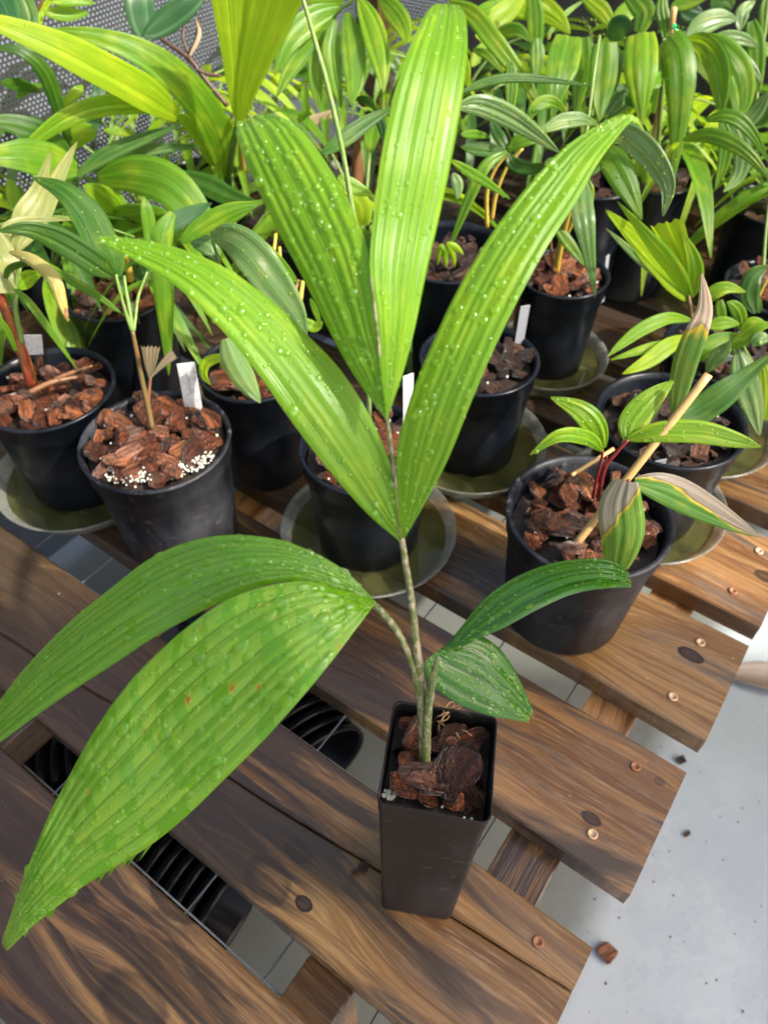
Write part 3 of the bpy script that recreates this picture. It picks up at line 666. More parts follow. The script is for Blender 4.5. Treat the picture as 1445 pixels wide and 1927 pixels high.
# ---------------------------------------------------------------- leaves
FCOUNT = [0]
def leaf_from_rows(name, Ls, Rs, mat, parent, off, pleats=6, amp=.0012, arch=.0, nv=34, sub=4, jag=0.0, teeth=None, seed=0, wave=0.0):
    """blade spanned between two edge curves (base to tip); folded into pleats, returns object and sampler"""
    rnd = random.Random(seed * 13 + 5)
    L = catmull(Ls, nv); Rr = catmull(Rs, nv); nu = max(4, int(pleats * sub))
    wmax = max((Rr[i] - L[i]).length for i in range(nv)); cen = [(L[i] + Rr[i]) * .5 for i in range(nv)]
    ln = sum((cen[i + 1] - cen[i]).length for i in range(nv - 1))
    jags = [rnd.random() for _ in range(nu + 1)]
    grid, nor = [], []
    pw = lambda s: s * pleats + (.26 if pleats > 3 else .1) * math.sin(2 * math.pi * s * 2 + seed * 1.7) * min(1, s * 8, (1 - s) * 8)
    for i in range(nv):
        S = Rr[i] - L[i]; w = S.length
        T = (cen[min(i + 1, nv - 1)] - cen[max(i - 1, 0)]).normalized()
        Nn = S.cross(T); Nn = Nn.normalized() if Nn.length > 1e-9 else Vector((0, -1, 1)).normalized()
        if Nn.dot(C - cen[i]) < 0: Nn = -Nn
        row, nr = [], []
        k = min(1.0, w / max(wmax, 1e-6) * 1.4)
        for j in range(nu + 1):
            s = j / nu; f = pw(s) % 1.0; tri = 1 - abs(f - .5) * 2 if j not in (0, nu) else 0
            tri = tri ** 1.3
            p = L[i] + S * s + Nn * (amp * k * (tri - .5) + arch * w * 4 * s * (1 - s) + wave * w * math.sin(i / nv * 9 + seed + s * 2.2))
            row.append(p); nr.append(Nn)
        grid.append(row); nor.append(nr)
    def samp(s, v):
        a = v * (nv - 1); i = min(int(a), nv - 2); fa = a - i; b = s * nu; j = min(int(b), nu - 1); fb = b - j
        p = (grid[i][j] * (1 - fa) + grid[i + 1][j] * fa) * (1 - fb) + (grid[i][j + 1] * (1 - fa) + grid[i + 1][j + 1] * fa) * fb
        n = (grid[i + 1][j] - grid[i][j]).cross(grid[i][j + 1] - grid[i][j]); n = n.normalized() if n.length > 1e-12 else nor[i][j]
        if n.dot(C - p) < 0: n = -n
        t = (grid[i + 1][j] - grid[i][j]).normalized()
        return p, n, t
    verts, uvP, uvN = [], [], []
    for i in range(nv):
        for j in range(nu + 1):
            s = j / nu; v = i / (nv - 1)
            if jag:
                f = (s * pleats * 2) % 1.0; g = jag * (.25 + .75 * jags[int(s * pleats * 2) % len(jags)]) * (1 - abs(f - .5) * 1.6)
                v2 = v * (1 - max(0, g) * v ** 3)
                p, _, _ = samp(s, v2)
            else: p = grid[i][j]; v2 = v
            verts.append(p); uvP.append((pw(s), v2 * ln * 100)); uvN.append((s, v))
    faces = [(i * (nu + 1) + j, i * (nu + 1) + j + 1, (i + 1) * (nu + 1) + j + 1, (i + 1) * (nu + 1) + j) for i in range(nv - 1) for j in range(nu)]
    if teeth:                                                     # frayed spikes along one edge
        side, num, tl = teeth
        for v in num:
            s = 0.0 if side == 'L' else 1.0
            p0, n0, t0 = samp(s, v); p1, _, _ = samp(s, min(1, v + .016)); pin, _, _ = samp(abs(s - .06), v + .01)
            ap = p1 + t0 * tl * rnd.uniform(.5, 1.1) + (p0 - pin).normalized() * tl * .42
            b = len(verts); verts += [p0, p1, ap]
            uvP += [(s * pleats, v * ln * 100)] * 3; uvN += [(s, v), (s, v), (s, 1.0)]; faces.append((b, b + 1, b + 2))
    me = bpy.data.meshes.new(name); me.from_pydata([tuple(v - off) for v in verts], [], faces); me.update()
    me.polygons.foreach_set('use_smooth', [True] * len(me.polygons)); me.materials.append(mat)
    for nm, dat in (('pleat_uv', uvP), ('blade_uv', uvN)):
        lay = me.uv_layers.new(name=nm); fl = []
        for lp in me.loops: fl += dat[lp.vertex_index]
        lay.data.foreach_set('uv', fl)
    o = link(bpy.data.objects.new(name, me), parent)
    return o, samp
def rows_leaf(name, rows, ys, mat, parent, off, **k):
    """rows: (left x, left y, right x, right y) in photograph pixels; ys: distance from the viewer for the left and right edge"""
    n = len(rows); Ls, Rs = [], []
    for i, (a, b, c, d) in enumerate(rows):
        t = i / (n - 1) * (len(ys) - 1); q = min(int(t), len(ys) - 2); f = t - q
        yl = lerp(ys[q][0], ys[q + 1][0], f); yr = lerp(ys[q][1], ys[q + 1][1], f)
        Ls.append(at_y(a, b, yl)); Rs.append(at_y(c, d, yr))
    return leaf_from_rows(name, Ls, Rs, LM[mat], parent, off, **k)
REG = {'F': (0, 0, 1.0), 'A': (0, 0, 3.0104), 'B': (480, 0, 3.0104), 'Cc': (960, 0, 2.979), 'D': (640, 0, 3.44), 'E': (1140, 0, 4.587), 'G': (900, 560, 2.651), 'H': (1120, 480, 4.378), 'I': (320, 340, 4.516), 'J': (0, 420, 4.25)}
def rp(reg, x, y): a, b, s = REG[reg]; return a + x / s, b + y / s
PROF = {'lan': lambda t: max(.05, math.sin(math.pi * min(1, (t * .96 + .03)) ** .85) ** .8), 'hang': lambda t: max(.04, (1 - max(0, t - .45) / .55) ** .85) * min(1, .82 + t),
        'fan': lambda t: .06 + .94 * t ** .8, 'band': lambda t: max(.15, math.sin(math.pi * (t * .8 + .1)) ** .6), 'arch': lambda t: max(.04, min(1, (t + .05) * 4) ** .6 * (1 - max(0, t - .5) / .5) ** .75)}
def spine_leaf(name, reg, pts, ys, w, prof, mat, parent, off, roll=0.0, arch=.0, pleats=4, nv=22, **k):
    """blade drawn along a midrib given in photograph pixels (reg = crop) at distances ys; w = full width in pixels"""
    P = []
    n = len(pts)
    for i, (x, y) in enumerate(pts):
        t = i / (n - 1) * (len(ys) - 1); q = min(int(t), len(ys) - 2); P.append(at_y(*rp(reg, x, y), lerp(ys[q], ys[q + 1], t - q)))
    m = 14; Pc = catmull(P, m); Ls, Rs = [], []
    f = PROF[prof]
    for i in range(m):
        T = (Pc[min(i + 1, m - 1)] - Pc[max(i - 1, 0)]).normalized(); vd = (Pc[i] - C).normalized()
        S = T.cross(vd).normalized(); S = Matrix.Rotation(roll, 3, T) @ S
        ww = w * f(i / (m - 1)) * depth(Pc[i]) / FPX * .5
        Ls.append(Pc[i] - S * ww); Rs.append(Pc[i] + S * ww)
    return leaf_from_rows(name, Ls, Rs, LM[mat], parent, off, arch=arch, pleats=pleats, nv=nv, sub=3, **k)
def px_tube(name, reg, pts, ys, rad, mat, parent, off, **k):
    P = []; n = len(pts)
    for i, (x, y) in enumerate(pts):
        t = i / (n - 1) * (len(ys) - 1); q = min(int(t), len(ys) - 2); P.append(at_y(*rp(reg, x, y), lerp(ys[q], ys[q + 1], t - q)))
    dd = [depth(p) for p in P]
    return tube(name, P, [r * dd[min(int(i / max(1, len(rad) - 1) * (n - 1)), n - 1)] / FPX for i, r in enumerate(rad)], mat, parent, off, **k)

# water drops: a shared dome mesh
def dome(seg=12, rings=5):
    verts, faces = [], []
    for i in range(rings):
        th = (math.pi * .5) * (1 - i / rings) + .0
        for j in range(seg): a = 2 * math.pi * j / seg; verts.append((math.sin(th) * math.cos(a), math.sin(th) * math.sin(a), math.cos(th)))
    verts.append((0, 0, 1))
    for i in range(rings - 1):
        for j in range(seg): faces.append((i * seg + j, i * seg + (j + 1) % seg, (i + 1) * seg + (j + 1) % seg, (i + 1) * seg + j))
    for j in range(seg): faces.append(((rings - 1) * seg + j, (rings - 1) * seg + (j + 1) % seg, rings * seg))
    return verts, faces
DV, DF = dome()
DROP_ME = bpy.data.meshes.new('water_drop'); DROP_ME.from_pydata(DV, [], DF); DROP_ME.polygons.foreach_set('use_smooth', [True] * len(DF)); DROP_ME.materials.append(M_DROP)
DV2, DF2 = dome(7, 3)
def drop_matrix(p, n, t, r, el, hgt):
    x = (t - n * t.dot(n)).normalized(); y = n.cross(x)
    M = Matrix(((x.x * r * el, y.x * r, n.x * r * hgt, p.x), (x.y * r * el, y.y * r, n.y * r * hgt, p.y), (x.z * r * el, y.z * r, n.z * r * hgt, p.z), (0, 0, 0, 1)))
    return M
def add_drops(leaf, samp, off, big, small, seed, known=(), bigr=(.0009, .0017), smallr=(.0004, .0011), el=(1.0, 1.2), hgt=.70, smargin=.05, v0=.04, v1=.96):
    rnd = random.Random(seed)
    spots = []
    if known:
        cand = [(s / 40, v / 90) for s in range(1, 40) for v in range(1, 90)]
        pj = [proj(samp(s, v)[0]) for s, v in cand]
        for (kx, ky, dia) in known:
            k = min(range(len(cand)), key=lambda q: (pj[q][0] - kx) ** 2 + (pj[q][1] - ky) ** 2)
            p = samp(*cand[k])[0]; spots.append((*cand[k], dia * .5 * depth(p) / FPX))
    for _ in range(big): spots.append((rnd.uniform(smargin, 1 - smargin), rnd.uniform(v0, v1), bigr[0] + (bigr[1] - bigr[0]) * rnd.random() ** 2.2))
    for (s, v, r) in spots:
        p, n, t = samp(s, v)
        o = bpy.data.objects.new('water_drop', DROP_ME); link(o, leaf)
        M = drop_matrix(p - off, n, t, r, rnd.uniform(*el), hgt); o.matrix_local = M
    verts, faces = [], []
    for _ in range(small):
        s, v = rnd.uniform(.02, .98), rnd.uniform(.02, .985); p, n, t = samp(s, v)
        r = smallr[0] + (smallr[1] - smallr[0]) * rnd.random() ** 2.5; M = drop_matrix(p - off, n, t, r, rnd.uniform(*el), hgt); b = len(verts)
        verts += [M @ Vector(q) for q in DV2]; faces += [tuple(b + i for i in f) for f in DF2]
    if verts: o = mesh_obj('fine_droplets', verts, faces, M_DROP, leaf); o['kind'] = 'stuff'

# ---------------------------------------------------------------- the square pot and the palm in the foreground
def square_pot():
    bx, by = .0247, .157; rx, ry = .0280, .1605; H = .183
    root = empty('square_pot', (bx, by, .001), 'tall square black tube pot of wet bark at the front of the bench', 'plant pot', rz=R(-10))
    ca, sa = math.cos(R(10)), math.sin(R(10)); dx, dy = rx - bx, ry - by
    lx, ly = ca * dx - sa * dy, sa * dx + ca * dy      # the lean of the rim in the pot's own frame
    prof = [(.0000, .0225, 0), (.0015, .0236, 0), (.09, .0252, 0), (H - .016, .0266, 0), (H - .0155, .0270, 0), (H - .001, .0274, 0), (H, .0277, 0), (H + .0006, .0272, 0), (H - .001, .0266, 0), (H - .05, .0258, 0), (.002, .0225, 0)]
    verts, faces = [], []; nc = 5; per = nc * 4
    for q, (z, hw, _) in enumerate(prof):
        rc = .0042; k = z / H
        for c in range(4):
            a0 = math.pi / 2 * c
            cx, cy = (hw - rc) * (1 if c in (0, 3) else -1), (hw - rc) * (1 if c in (0, 1) else -1)
            for i in range(nc):
                a = a0 + math.pi / 2 * i / (nc - 1)
                bow = .0005 * math.sin(z * 60 + c)
                verts.append((cx + rc * math.cos(a) + lx * k + bow, cy + rc * math.sin(a) + ly * k - bow, z))
    for i in range(len(prof) - 1):
        for j in range(per): a = i * per + j; b = i * per + (j + 1) % per; faces.append((a, b, b + per, a + per))
    faces.append(tuple(reversed(range(per))))
    o = mesh_obj('pot_body', verts, faces, M_TUBE, root, True)
    me = o.data
    zs = H - .016; hw = .0258
    n = 14; sv, sf = [], []
    for j in range(n + 1):
        for i in range(n + 1):
            x, y = lerp(-hw, hw, i / n), lerp(-hw, hw, j / n)
            sv.append((x + lx * .9, y + ly * .9, zs + .003 * mnoise.noise(Vector((x * 90, y * 90, 3)))))
    for j in range(n):
        for i in range(n): a = j * (n + 1) + i; sf.append((a, a + 1, a + n + 2, a + n + 1))
    mesh_obj('soil', sv, sf, M_SOIL, root)
    rnd = random.Random(77)
    # the big chips one can tell apart: pixel, size, turn, tilt, tint index
    big = [(765, 1385, .021, 1.2, .2, 2), (752, 1345, .014, .2, .3, 1), (745, 1440, .020, 1.9, .7, 3), (775, 1475, .026, .1, -.45, 0), (812, 1482, .020, .2, -.3, 4), (895, 1468, .030, 1.1, .35, 5), (905, 1395, .019, .7, .3, 6),
           (845, 1365, .022, 1.3, .2, 7), (835, 1415, .017, .1, .4, 8), (840, 1440, .018, .15, -.2, 2), (850, 1470, .018, .6, .1, 1), (885, 1505, .015, -.7, .2, 4), (730, 1480, .012, .4, .3, 6), (785, 1415, .014, .5, .1, 5), (875, 1430, .016, 1.4, .2, 3), (800, 1510, .015, .1, .2, 7), (720, 1420, .012, 1.4, .3, 8), (865, 1345, .013, .4, .2, 0), (908, 1440, .014, 1.2, .5, 2), (760, 1510, .014, .2, -.2, 1), (925, 1375, .012, .6, .2, 3), (855, 1510, .013, .1, .1, 6)]
    inv = Matrix.Rotation(R(10), 3, 'Z')
    for k, (px, py, s, a, tl, idx) in enumerate(big):
        q = inv @ (at_z(px, py, .001 + zs + .006) - root.location); q.z += rnd.uniform(0, .009)
        hwm = .0258 - s * .58
        q.x = max(lx - hwm, min(lx + hwm, q.x)); q.y = max(ly - hwm, min(ly + hwm, q.y))
        c = chip(root, q, s * 1.06, (tl * 1.4, rnd.gauss(0, .4), a), M_BARKW, rnd, idx); c.scale.z *= 1.1
    for k in range(20):
        q = Vector((lx + rnd.uniform(-.022, .022), ly + rnd.uniform(-.022, .022), zs + rnd.uniform(-.002, .003)))
        chip(root, q, rnd.uniform(.007, .013), (rnd.gauss(0, .5), rnd.gauss(0, .5), rnd.uniform(0, 6)), M_BARKW, rnd)
    pts, rr = [], []
    for k in range(16):
        q = inv @ (at_z(735 + rnd.gauss(0, 8), 1496 + rnd.gauss(0, 4), .001 + zs + .006) - root.location); pts.append(q); rr.append(rnd.uniform(.0008, .0018))
    for k in range(10): pts.append((lx + rnd.uniform(-.024, .024), ly + rnd.uniform(-.024, .024), zs + .004)); rr.append(.0009)
    beads(root, pts, rr)
    return root, zs
SQ, SQZ = square_pot()
M_ROOT = simple('dry_root', (.38, .22, .10), .6)
def main_palm():
    off = at_z(800, 1452, SQZ)
    y0 = off.y
    root = empty('palm_seedling', off, 'dewy palm seedling with long pleated leaves in the square pot', 'palm')
    px_tube('stem', 'F', [(798, 1465), (799, 1420), (797, 1350), (792, 1290), (783, 1210), (774, 1130), (763, 1060), (755, 1008), (746, 935), (736, 845), (728, 785), (716, 680), (704, 570), (698, 520)],
            [y0 + .001, y0 + .002, y0 + .006, .195, .208, .215, .222], [10.5, 11.5, 11.5, 9.6, 7.6, 6.8, 6.3, 6, 5, 4.6, 4, 3, 2.2, 1.4], M_STEM, root, off, n=60, bump=.10)
    px_tube('petiole', 'F', [(795, 1345), (788, 1300), (776, 1250), (752, 1195), (722, 1155), (695, 1132)], [y0 + .003, y0 + .004, .178], [9, 8, 7, 6.8, 6.8, 6.5], M_PET, root, off, n=30, bump=.06)
    px_tube('petiole', 'F', [(801, 1440), (803, 1370), (809, 1310), (815, 1275), (822, 1240)], [y0 - .002, y0 + .002], [8.5, 8.5, 8, 7, 5], M_PET, root, off, n=24, bump=.05)
    # roots lying over the bark behind the stem
    rnd = random.Random(5)
    for k in range(8):
        a = at_z(822 + rnd.uniform(0, 14), 1352 + rnd.uniform(-6, 10), SQZ + .014); pts = [a]
        d = Vector((rnd.uniform(.3, 1.0), rnd.uniform(-.9, .6), 0)).normalized()
        for q in range(4):
            d = (d + Vector((rnd.uniform(-.6, .6), rnd.uniform(-.6, .6), 0))).normalized(); z = SQZ + .012 + rnd.uniform(-.001, .006)
            pn = pts[-1] + d * .005; pts.append(Vector((pn.x, pn.y, z)))
        tube('root', pts, [.00045, .0004, .00025], M_ROOT, root, off, n=14, seg=6)
    Lf = {}
    rows = [(752, 1020, 750, 985), (690, 966, 740, 893), (615, 880, 702, 793), (550, 795, 642, 697), (480, 695, 577, 628), (410, 612, 505, 560), (330, 537, 420, 500), (255, 492, 325, 463), (200, 462, 238, 447), (184, 449, 192, 446)]
    Lf['left'] = rows_leaf('leaflet', rows, [(.193, .196), (.205, .222), (.228, .243), (.250, .256), (.262, .262)], 'main', root, off, pleats=6, amp=.0007, arch=.06, nv=46, sub=6, seed=1)
    rows = [(728, 790, 729, 786), (697, 752, 720, 692), (655, 690, 711, 612), (612, 610, 702, 532), (570, 525, 687, 457), (530, 450, 663, 395), (492, 372, 633, 338), (460, 300, 591, 273), (443, 253, 550, 229), (446, 236, 508, 213)]
    Lf['upper left'] = rows_leaf('leaflet', rows, [(.207, .209), (.222, .222), (.248, .243), (.272, .265), (.300, .292)], 'main', root, off, pleats=6, amp=.0008, arch=.06, nv=46, sub=6, seed=2)
    rows = [(727, 784, 732, 778), (716, 690, 760, 700), (707, 590, 783, 613), (697, 500, 802, 520), (703, 410, 823, 428), (717, 300, 846, 322), (737, 200, 866, 213), (764, 105, 878, 122), (788, 48, 880, 62), (806, 16, 874, 22), (820, 8, 858, 9)]
    Lf['middle'] = rows_leaf('leaflet', rows, [(.207, .208), (.224, .230), (.252, .258), (.285, .290), (.330, .332)], 'main', root, off, pleats=6, amp=.0010, arch=.03, nv=50, sub=6, seed=3)
    rows = [(755, 1014, 763, 1010), (748, 930, 800, 946), (746, 850, 842, 866), (771, 750, 886, 757), (813, 645, 929, 656), (860, 545, 981, 550), (920, 445, 1031, 460), (990, 352, 1080, 385), (1060, 278, 1124, 308), (1122, 236, 1162, 256), (1168, 217, 1190, 228), (1198, 220, 1212, 248)]
    Lf['right'] = rows_leaf('leaflet', rows, [(.193, .192), (.208, .200), (.232, .222), (.262, .252), (.292, .284), (.300, .300)], 'main', root, off, pleats=6, amp=.0007, arch=.06, nv=50, sub=6, seed=4)
    rows = [(700, 1124, 702, 1132), (652, 1076, 660, 1116), (592, 1040, 610, 1100), (520, 1014, 555, 1093), (430, 1006, 490, 1103), (350, 1020, 425, 1128), (278, 1052, 355, 1163), (205, 1108, 285, 1202), (135, 1165, 210, 1252), (65, 1237, 135, 1300), (20, 1292, 70, 1345), (-25, 1360, -8, 1402)]
    Lf['upper lobe'] = rows_leaf('leaf_lobe', rows, [(.178, .177), (.192, .178), (.205, .176), (.200, .168), (.180, .160)], 'wetlobe', root, off, pleats=8, amp=.0011, arch=.10, nv=50, sub=5, seed=5)
    rows = [(694, 1124, 708, 1133), (640, 1109, 676, 1176), (575, 1093, 628, 1240), (500, 1103, 566, 1315), (425, 1130, 490, 1400), (350, 1182, 415, 1475), (285, 1240, 345, 1543), (225, 1308, 280, 1595), (170, 1388, 215, 1635), (125, 1470, 160, 1668), (85, 1550, 112, 1705), (45, 1650, 60, 1745), (6, 1765, 14, 1790)]
    Lf['lower lobe'] = rows_leaf('leaf_lobe', rows, [(.179, .174), (.172, .138), (.160, .124), (.138, .110), (.105, .096)], 'wetleaf', root, off, pleats=9, amp=.0013, arch=.07, nv=60, sub=5, seed=6, teeth=('R', (.575, .612, .628, .660, .690, .845, .857, .93), .014))
    rows = [(830, 1225, 838, 1232), (866, 1180, 905, 1199), (905, 1130, 955, 1176), (955, 1092, 1010, 1146), (1015, 1065, 1070, 1119), (1080, 1051, 1125, 1107), (1140, 1051, 1166, 1105), (1184, 1072, 1190, 1106)]
    Lf['small upper'] = rows_leaf('leaf_lobe', rows, [(.184, .182), (.215, .192), (.238, .212), (.236, .226)], 'deep', root, off, pleats=5, amp=.0012, arch=.08, nv=36, sub=5, seed=7, jag=.07)
    rows = [(836, 1216, 800, 1244), (868, 1200, 806, 1280), (905, 1197, 845, 1315), (940, 1220, 885, 1335), (968, 1258, 925, 1348), (988, 1298, 962, 1354), (1006, 1346, 1000, 1360)]
    Lf['small lower'] = rows_leaf('leaf_lobe', rows, [(.188, .176), (.192, .166), (.184, .162), (.172, .164)], 'deep', root, off, pleats=5, amp=.0012, arch=.08, nv=34, sub=5, seed=8, jag=.10)
    kl = [(500, 590, 15), (552, 780, 18), (597, 795, 12), (538, 661, 14), (600, 713, 14), (638, 727, 13), (687, 805, 11), (735, 914, 14), (356, 552, 12), (420, 586, 17), (404, 608, 12), (352, 487, 12), (365, 520, 10), (646, 870, 9), (692, 895, 8), (585, 700, 9)]
    ku = [(594, 388, 17), (563, 382, 12), (624, 389, 13), (616, 430, 16), (588, 441, 14), (561, 400, 12), (667, 549, 19), (631, 362, 13), (556, 308, 10), (549, 286, 9), (605, 357, 10), (627, 493, 12), (614, 468, 10), (599, 484, 10), (502, 301, 10), (541, 292, 9), (657, 632, 10), (674, 478, 12)]
    km = [(765, 346, 11), (752, 402, 12), (719, 401, 10), (741, 400, 9), (820, 104, 9), (853, 107, 10), (771, 453, 10), (737, 715, 11), (724, 382, 9), (808, 68, 9)]
    kr = [(1012, 409, 20), (865, 582, 17), (891, 596, 17), (932, 580, 17), (942, 535, 21), (955, 416, 12), (977, 417, 14), (936, 456, 14), (963, 440, 12), (900, 467, 10), (818, 683, 11), (839, 728, 11), (1010, 336, 12), (840, 925, 11), (782, 842, 11), (753, 857, 10), (920, 642, 10), (816, 760, 9)]
    add_drops(*Lf['left'], off, 24, 230, 11, kl, bigr=(.0009, .0022)); add_drops(*Lf['upper left'], off, 26, 230, 12, ku)
    add_drops(*Lf['middle'], off, 26, 240, 13, km, bigr=(.0006, .0011), smallr=(.0003, .0007)); add_drops(*Lf['right'], off, 34, 250, 14, kr, bigr=(.0009, .0021))
    kb = [(416, 1030, 16), (270, 1088, 22), (295, 1040, 16), (347, 1088, 16), (390, 1116, 13), (158, 1200, 18), (132, 1212, 14), (208, 1192, 12), (68, 1273, 18), (250, 1132, 11), (222, 1182, 10)]
    add_drops(*Lf['upper lobe'], off, 70, 420, 15, kb, bigr=(.0007, .0019), el=(1.1, 1.9), hgt=.42)
    kc = [(420, 1240, 22), (335, 1400, 22), (365, 1450, 14), (210, 1405, 15), (133, 1465, 17), (190, 1480, 18), (185, 1535, 14), (232, 1530, 13), (262, 1490, 11), (420, 1430, 20), (495, 1300, 14), (560, 1240, 12), (540, 1170, 14)]
    add_drops(*Lf['lower lobe'], off, 130, 520, 16, kc, bigr=(.0009, .0030), el=(1.1, 2.0), hgt=.50)
    add_drops(*Lf['small upper'], off, 16, 160, 17, bigr=(.0007, .0016), el=(1.0, 1.6), hgt=.45); add_drops(*Lf['small lower'], off, 40, 200, 18, bigr=(.0007, .0016), el=(1.0, 1.6), hgt=.4)
main_palm()

# ---------------------------------------------------------------- the potted palms behind
def plant(label, base, leaves, stems=(), cat='palm', group='potted palms on the bench', petiole=None, name='potted_palm', drops=0, seed=0):
    off = POTS[base][0].copy() if isinstance(base, str) else Vector(base)
    root = empty(name, off, label, cat, group)
    k = 0
    for sp in leaves:
        reg, pts, ys, w, prof, mat = sp[:6]; o = dict(sp[6]) if len(sp) > 6 else {}
        nm = o.pop('name', 'leaf_blade'); pet = o.pop('pet', None); dr = o.pop('dr', drops)
        k += 1; o.setdefault('seed', seed * 31 + k); o.setdefault('amp', .0015)
        lf, samp = spine_leaf(nm, reg, pts, ys, w, prof, mat, root, off, **o)
        if dr: add_drops(lf, samp, off, 0, dr, seed * 77 + k, smallr=(.0004, .0014), hgt=.6)
        if pet:
            a = at_y(*rp(reg, *pts[0]), ys[0]); b = off + Vector((.004 * math.cos(k * 2.3), .004 * math.sin(k * 2.3), -.004))
            mid = (a + b) * .5 + Vector((0, 0, .012)) + (Vector((b.x, b.y, 0)) - Vector((a.x, a.y, 0))) * .12
            tube('petiole', [b, mid, a], [.0034, .0026, .0016], pet, root, off, n=16, seg=7)
    for st in stems:
        reg, pts, ys, rad, mat = st[:5]; px_tube(st[5] if len(st) > 5 else 'stem', reg, pts, ys, rad, mat, root, off, n=22, seg=9, bump=.05)
    return root
G = M_GSTEM
# left edge palm with the red stem base
plant('palm with thick red and green stem at the left edge', 'P2', [
    ('J', [(110, 520), (240, 640), (420, 880), (620, 1170)], [.52, .50], 15, 'lan', 'mid', {'pleats': 2}),
    ('J', [(360, 310), (560, 450), (780, 580), (1000, 740)], [.54, .52], 17, 'lan', 'mid', {'pleats': 2}),
    ('J', [(80, 230), (250, 290), (430, 440), (500, 640), (545, 790)], [.53, .50, .48], 26, 'lan', 'cream', {'pleats': 2, 'arch': .2}),
    ('A', [(60, 1420), (130, 1220), (220, 1080), (290, 860)], [.60, .66], 34, 'lan', 'khaki', {'pleats': 3}),
    ('A', [(100, 1420), (230, 1240), (330, 1010), (440, 800)], [.60, .68], 30, 'lan', 'khaki', {'pleats': 3}),
    ('A', [(30, 1560), (40, 1440), (30, 1330), (120, 1250), (440, 1245)], [.55, .62], 22, 'lan', 'khaki', {'pleats': 2}),
    ('J', [(60, 560), (40, 400), (40, 300), (-60, 60)], [.53, .56], 55, 'band', 'khaki', {'pleats': 3}),
    ('J', [(150, 520), (230, 440), (340, 400)], [.56, .60], 30, 'lan', 'lime', {'pleats': 3}),
    ('J', [(40, 480), (70, 380), (160, 330), (230, 340)], [.54, .52], 14, 'lan', 'dark', {'pleats': 2}),
    ('J', [(-20, 740), (60, 860), (130, 1020)], [.52, .52], 12, 'band', 'mid', {'pleats': 2}),
], [('J', [(255, 1290), (215, 1130), (150, 960), (80, 780), (0, 570), (-60, 430)], [.528, .535], [11, 11, 10.5, 10, 9, 8], M_RSTEM),
    ('J', [(180, 960), (130, 720), (130, 540), (150, 330)], [.53, .54], [6, 5, 4, 3], G, 'petiole'),
    ('J', [(240, 1350), (420, 1270), (620, 1230)], [.50, .52], [5, 5, 3], M_DRY, 'dry_stalk'), ('J', [(420, 1260), (560, 1200), (740, 1140)], [.515, .53], [4, 4, 2], M_DRY, 'dry_stalk')], drops=6, seed=1)
# slim palm in the heaped pot
plant('slim forked seedling growing from the heaped front left pot', 'P1', [
    ('A', [(648, 1570), (600, 1430), (500, 1220), (360, 1080), (180, 1003)], [.50, .54, .56], 66, 'arch', 'dark', {'pleats': 5, 'roll': .3, 'dr': 24}),
    ('A', [(645, 1565), (540, 1490), (350, 1370), (160, 1300), (-20, 1310)], [.50, .49, .47], 50, 'arch', 'dark', {'pleats': 5, 'roll': -.3, 'dr': 24}),
    ('J', [(1195, 1240), (1180, 1120), (1170, 980)], [.478, .470], 20, 'fan', 'tan', {'pleats': 3, 'jag': .08, 'name': 'dry_leaf'}),
    ('J', [(1200, 1240), (1225, 1110), (1235, 980)], [.478, .472], 22, 'fan', 'tan', {'pleats': 3, 'jag': .08, 'name': 'dry_leaf'}),
    ('J', [(1205, 1240), (1300, 1130), (1400, 1040)], [.478, .478], 20, 'fan', 'tan', {'pleats': 3, 'jag': .08, 'name': 'dry_leaf'}),
], [('J', [(1220, 1640), (1190, 1480), (1140, 1260), (1100, 1050), (1062, 860)], [.462, .475, .485], [5.2, 5.2, 4.8, 4.5, 4], M_BRSTEM),
    ('J', [(1062, 870), (1010, 720), (960, 540), (930, 410)], [.485, .50], [4, 3.5, 3, 3], G, 'petiole'), ('J', [(1065, 865), (1040, 700), (1010, 540), (995, 420)], [.485, .51], [4.5, 4, 3.5, 3], G, 'petiole'),
    ('J', [(1072, 860), (1090, 720), (1110, 580), (1180, 390)], [.485, .52], [3.5, 3, 3, 2.5], G, 'petiole'), ('J', [(1188, 1450), (1195, 1340), (1205, 1235)], [.47, .478], [3, 3, 3], M_DRY, 'dry_stalk')], seed=2)
# palm of the pot behind it, with the hanging blade
plant('palm with hanging narrow blades behind the heaped pot', 'P3', [
    ('A', [(840, 1390), (850, 1300), (830, 1180), (815, 1110)], [.60, .62], 26, 'lan', 'mid', {'pleats': 2, 'dr': 10}),
    ('F', [(325, 400), (305, 450), (308, 540), (314, 630), (318, 706)], [.55, .52, .50], 40, 'arch', 'mid', {'pleats': 3, 'arch': .15, 'dr': 26}),
    ('A', [(900, 1380), (960, 1280), (1080, 1210), (1200, 1150)], [.60, .66], 34, 'lan', 'teal', {'pleats': 3}),
    ('A', [(1030, 1365), (1150, 1290), (1300, 1220), (1500, 1130)], [.58, .60], 40, 'lan', 'mid', {'pleats': 4, 'dr': 14}),
    ('A', [(560, 1010), (760, 990), (960, 1050), (1130, 1230), (1200, 1330)], [.72, .66], 78, 'lan', 'mid', {'pleats': 5}),
    ('A', [(560, 1330), (700, 1260), (880, 1260), (1020, 1340)], [.74, .70], 62, 'band', 'mid', {'pleats': 5}),
    ('A', [(700, 1330), (650, 1200), (560, 1100), (470, 1050)], [.74, .72], 46, 'lan', 'lime', {'pleats': 4}),
], [('J', [(1045, 460), (1030, 350), (1000, 250)], [.68, .68], [7, 6, 5], M_YSTEM)], petiole=G, seed=3)
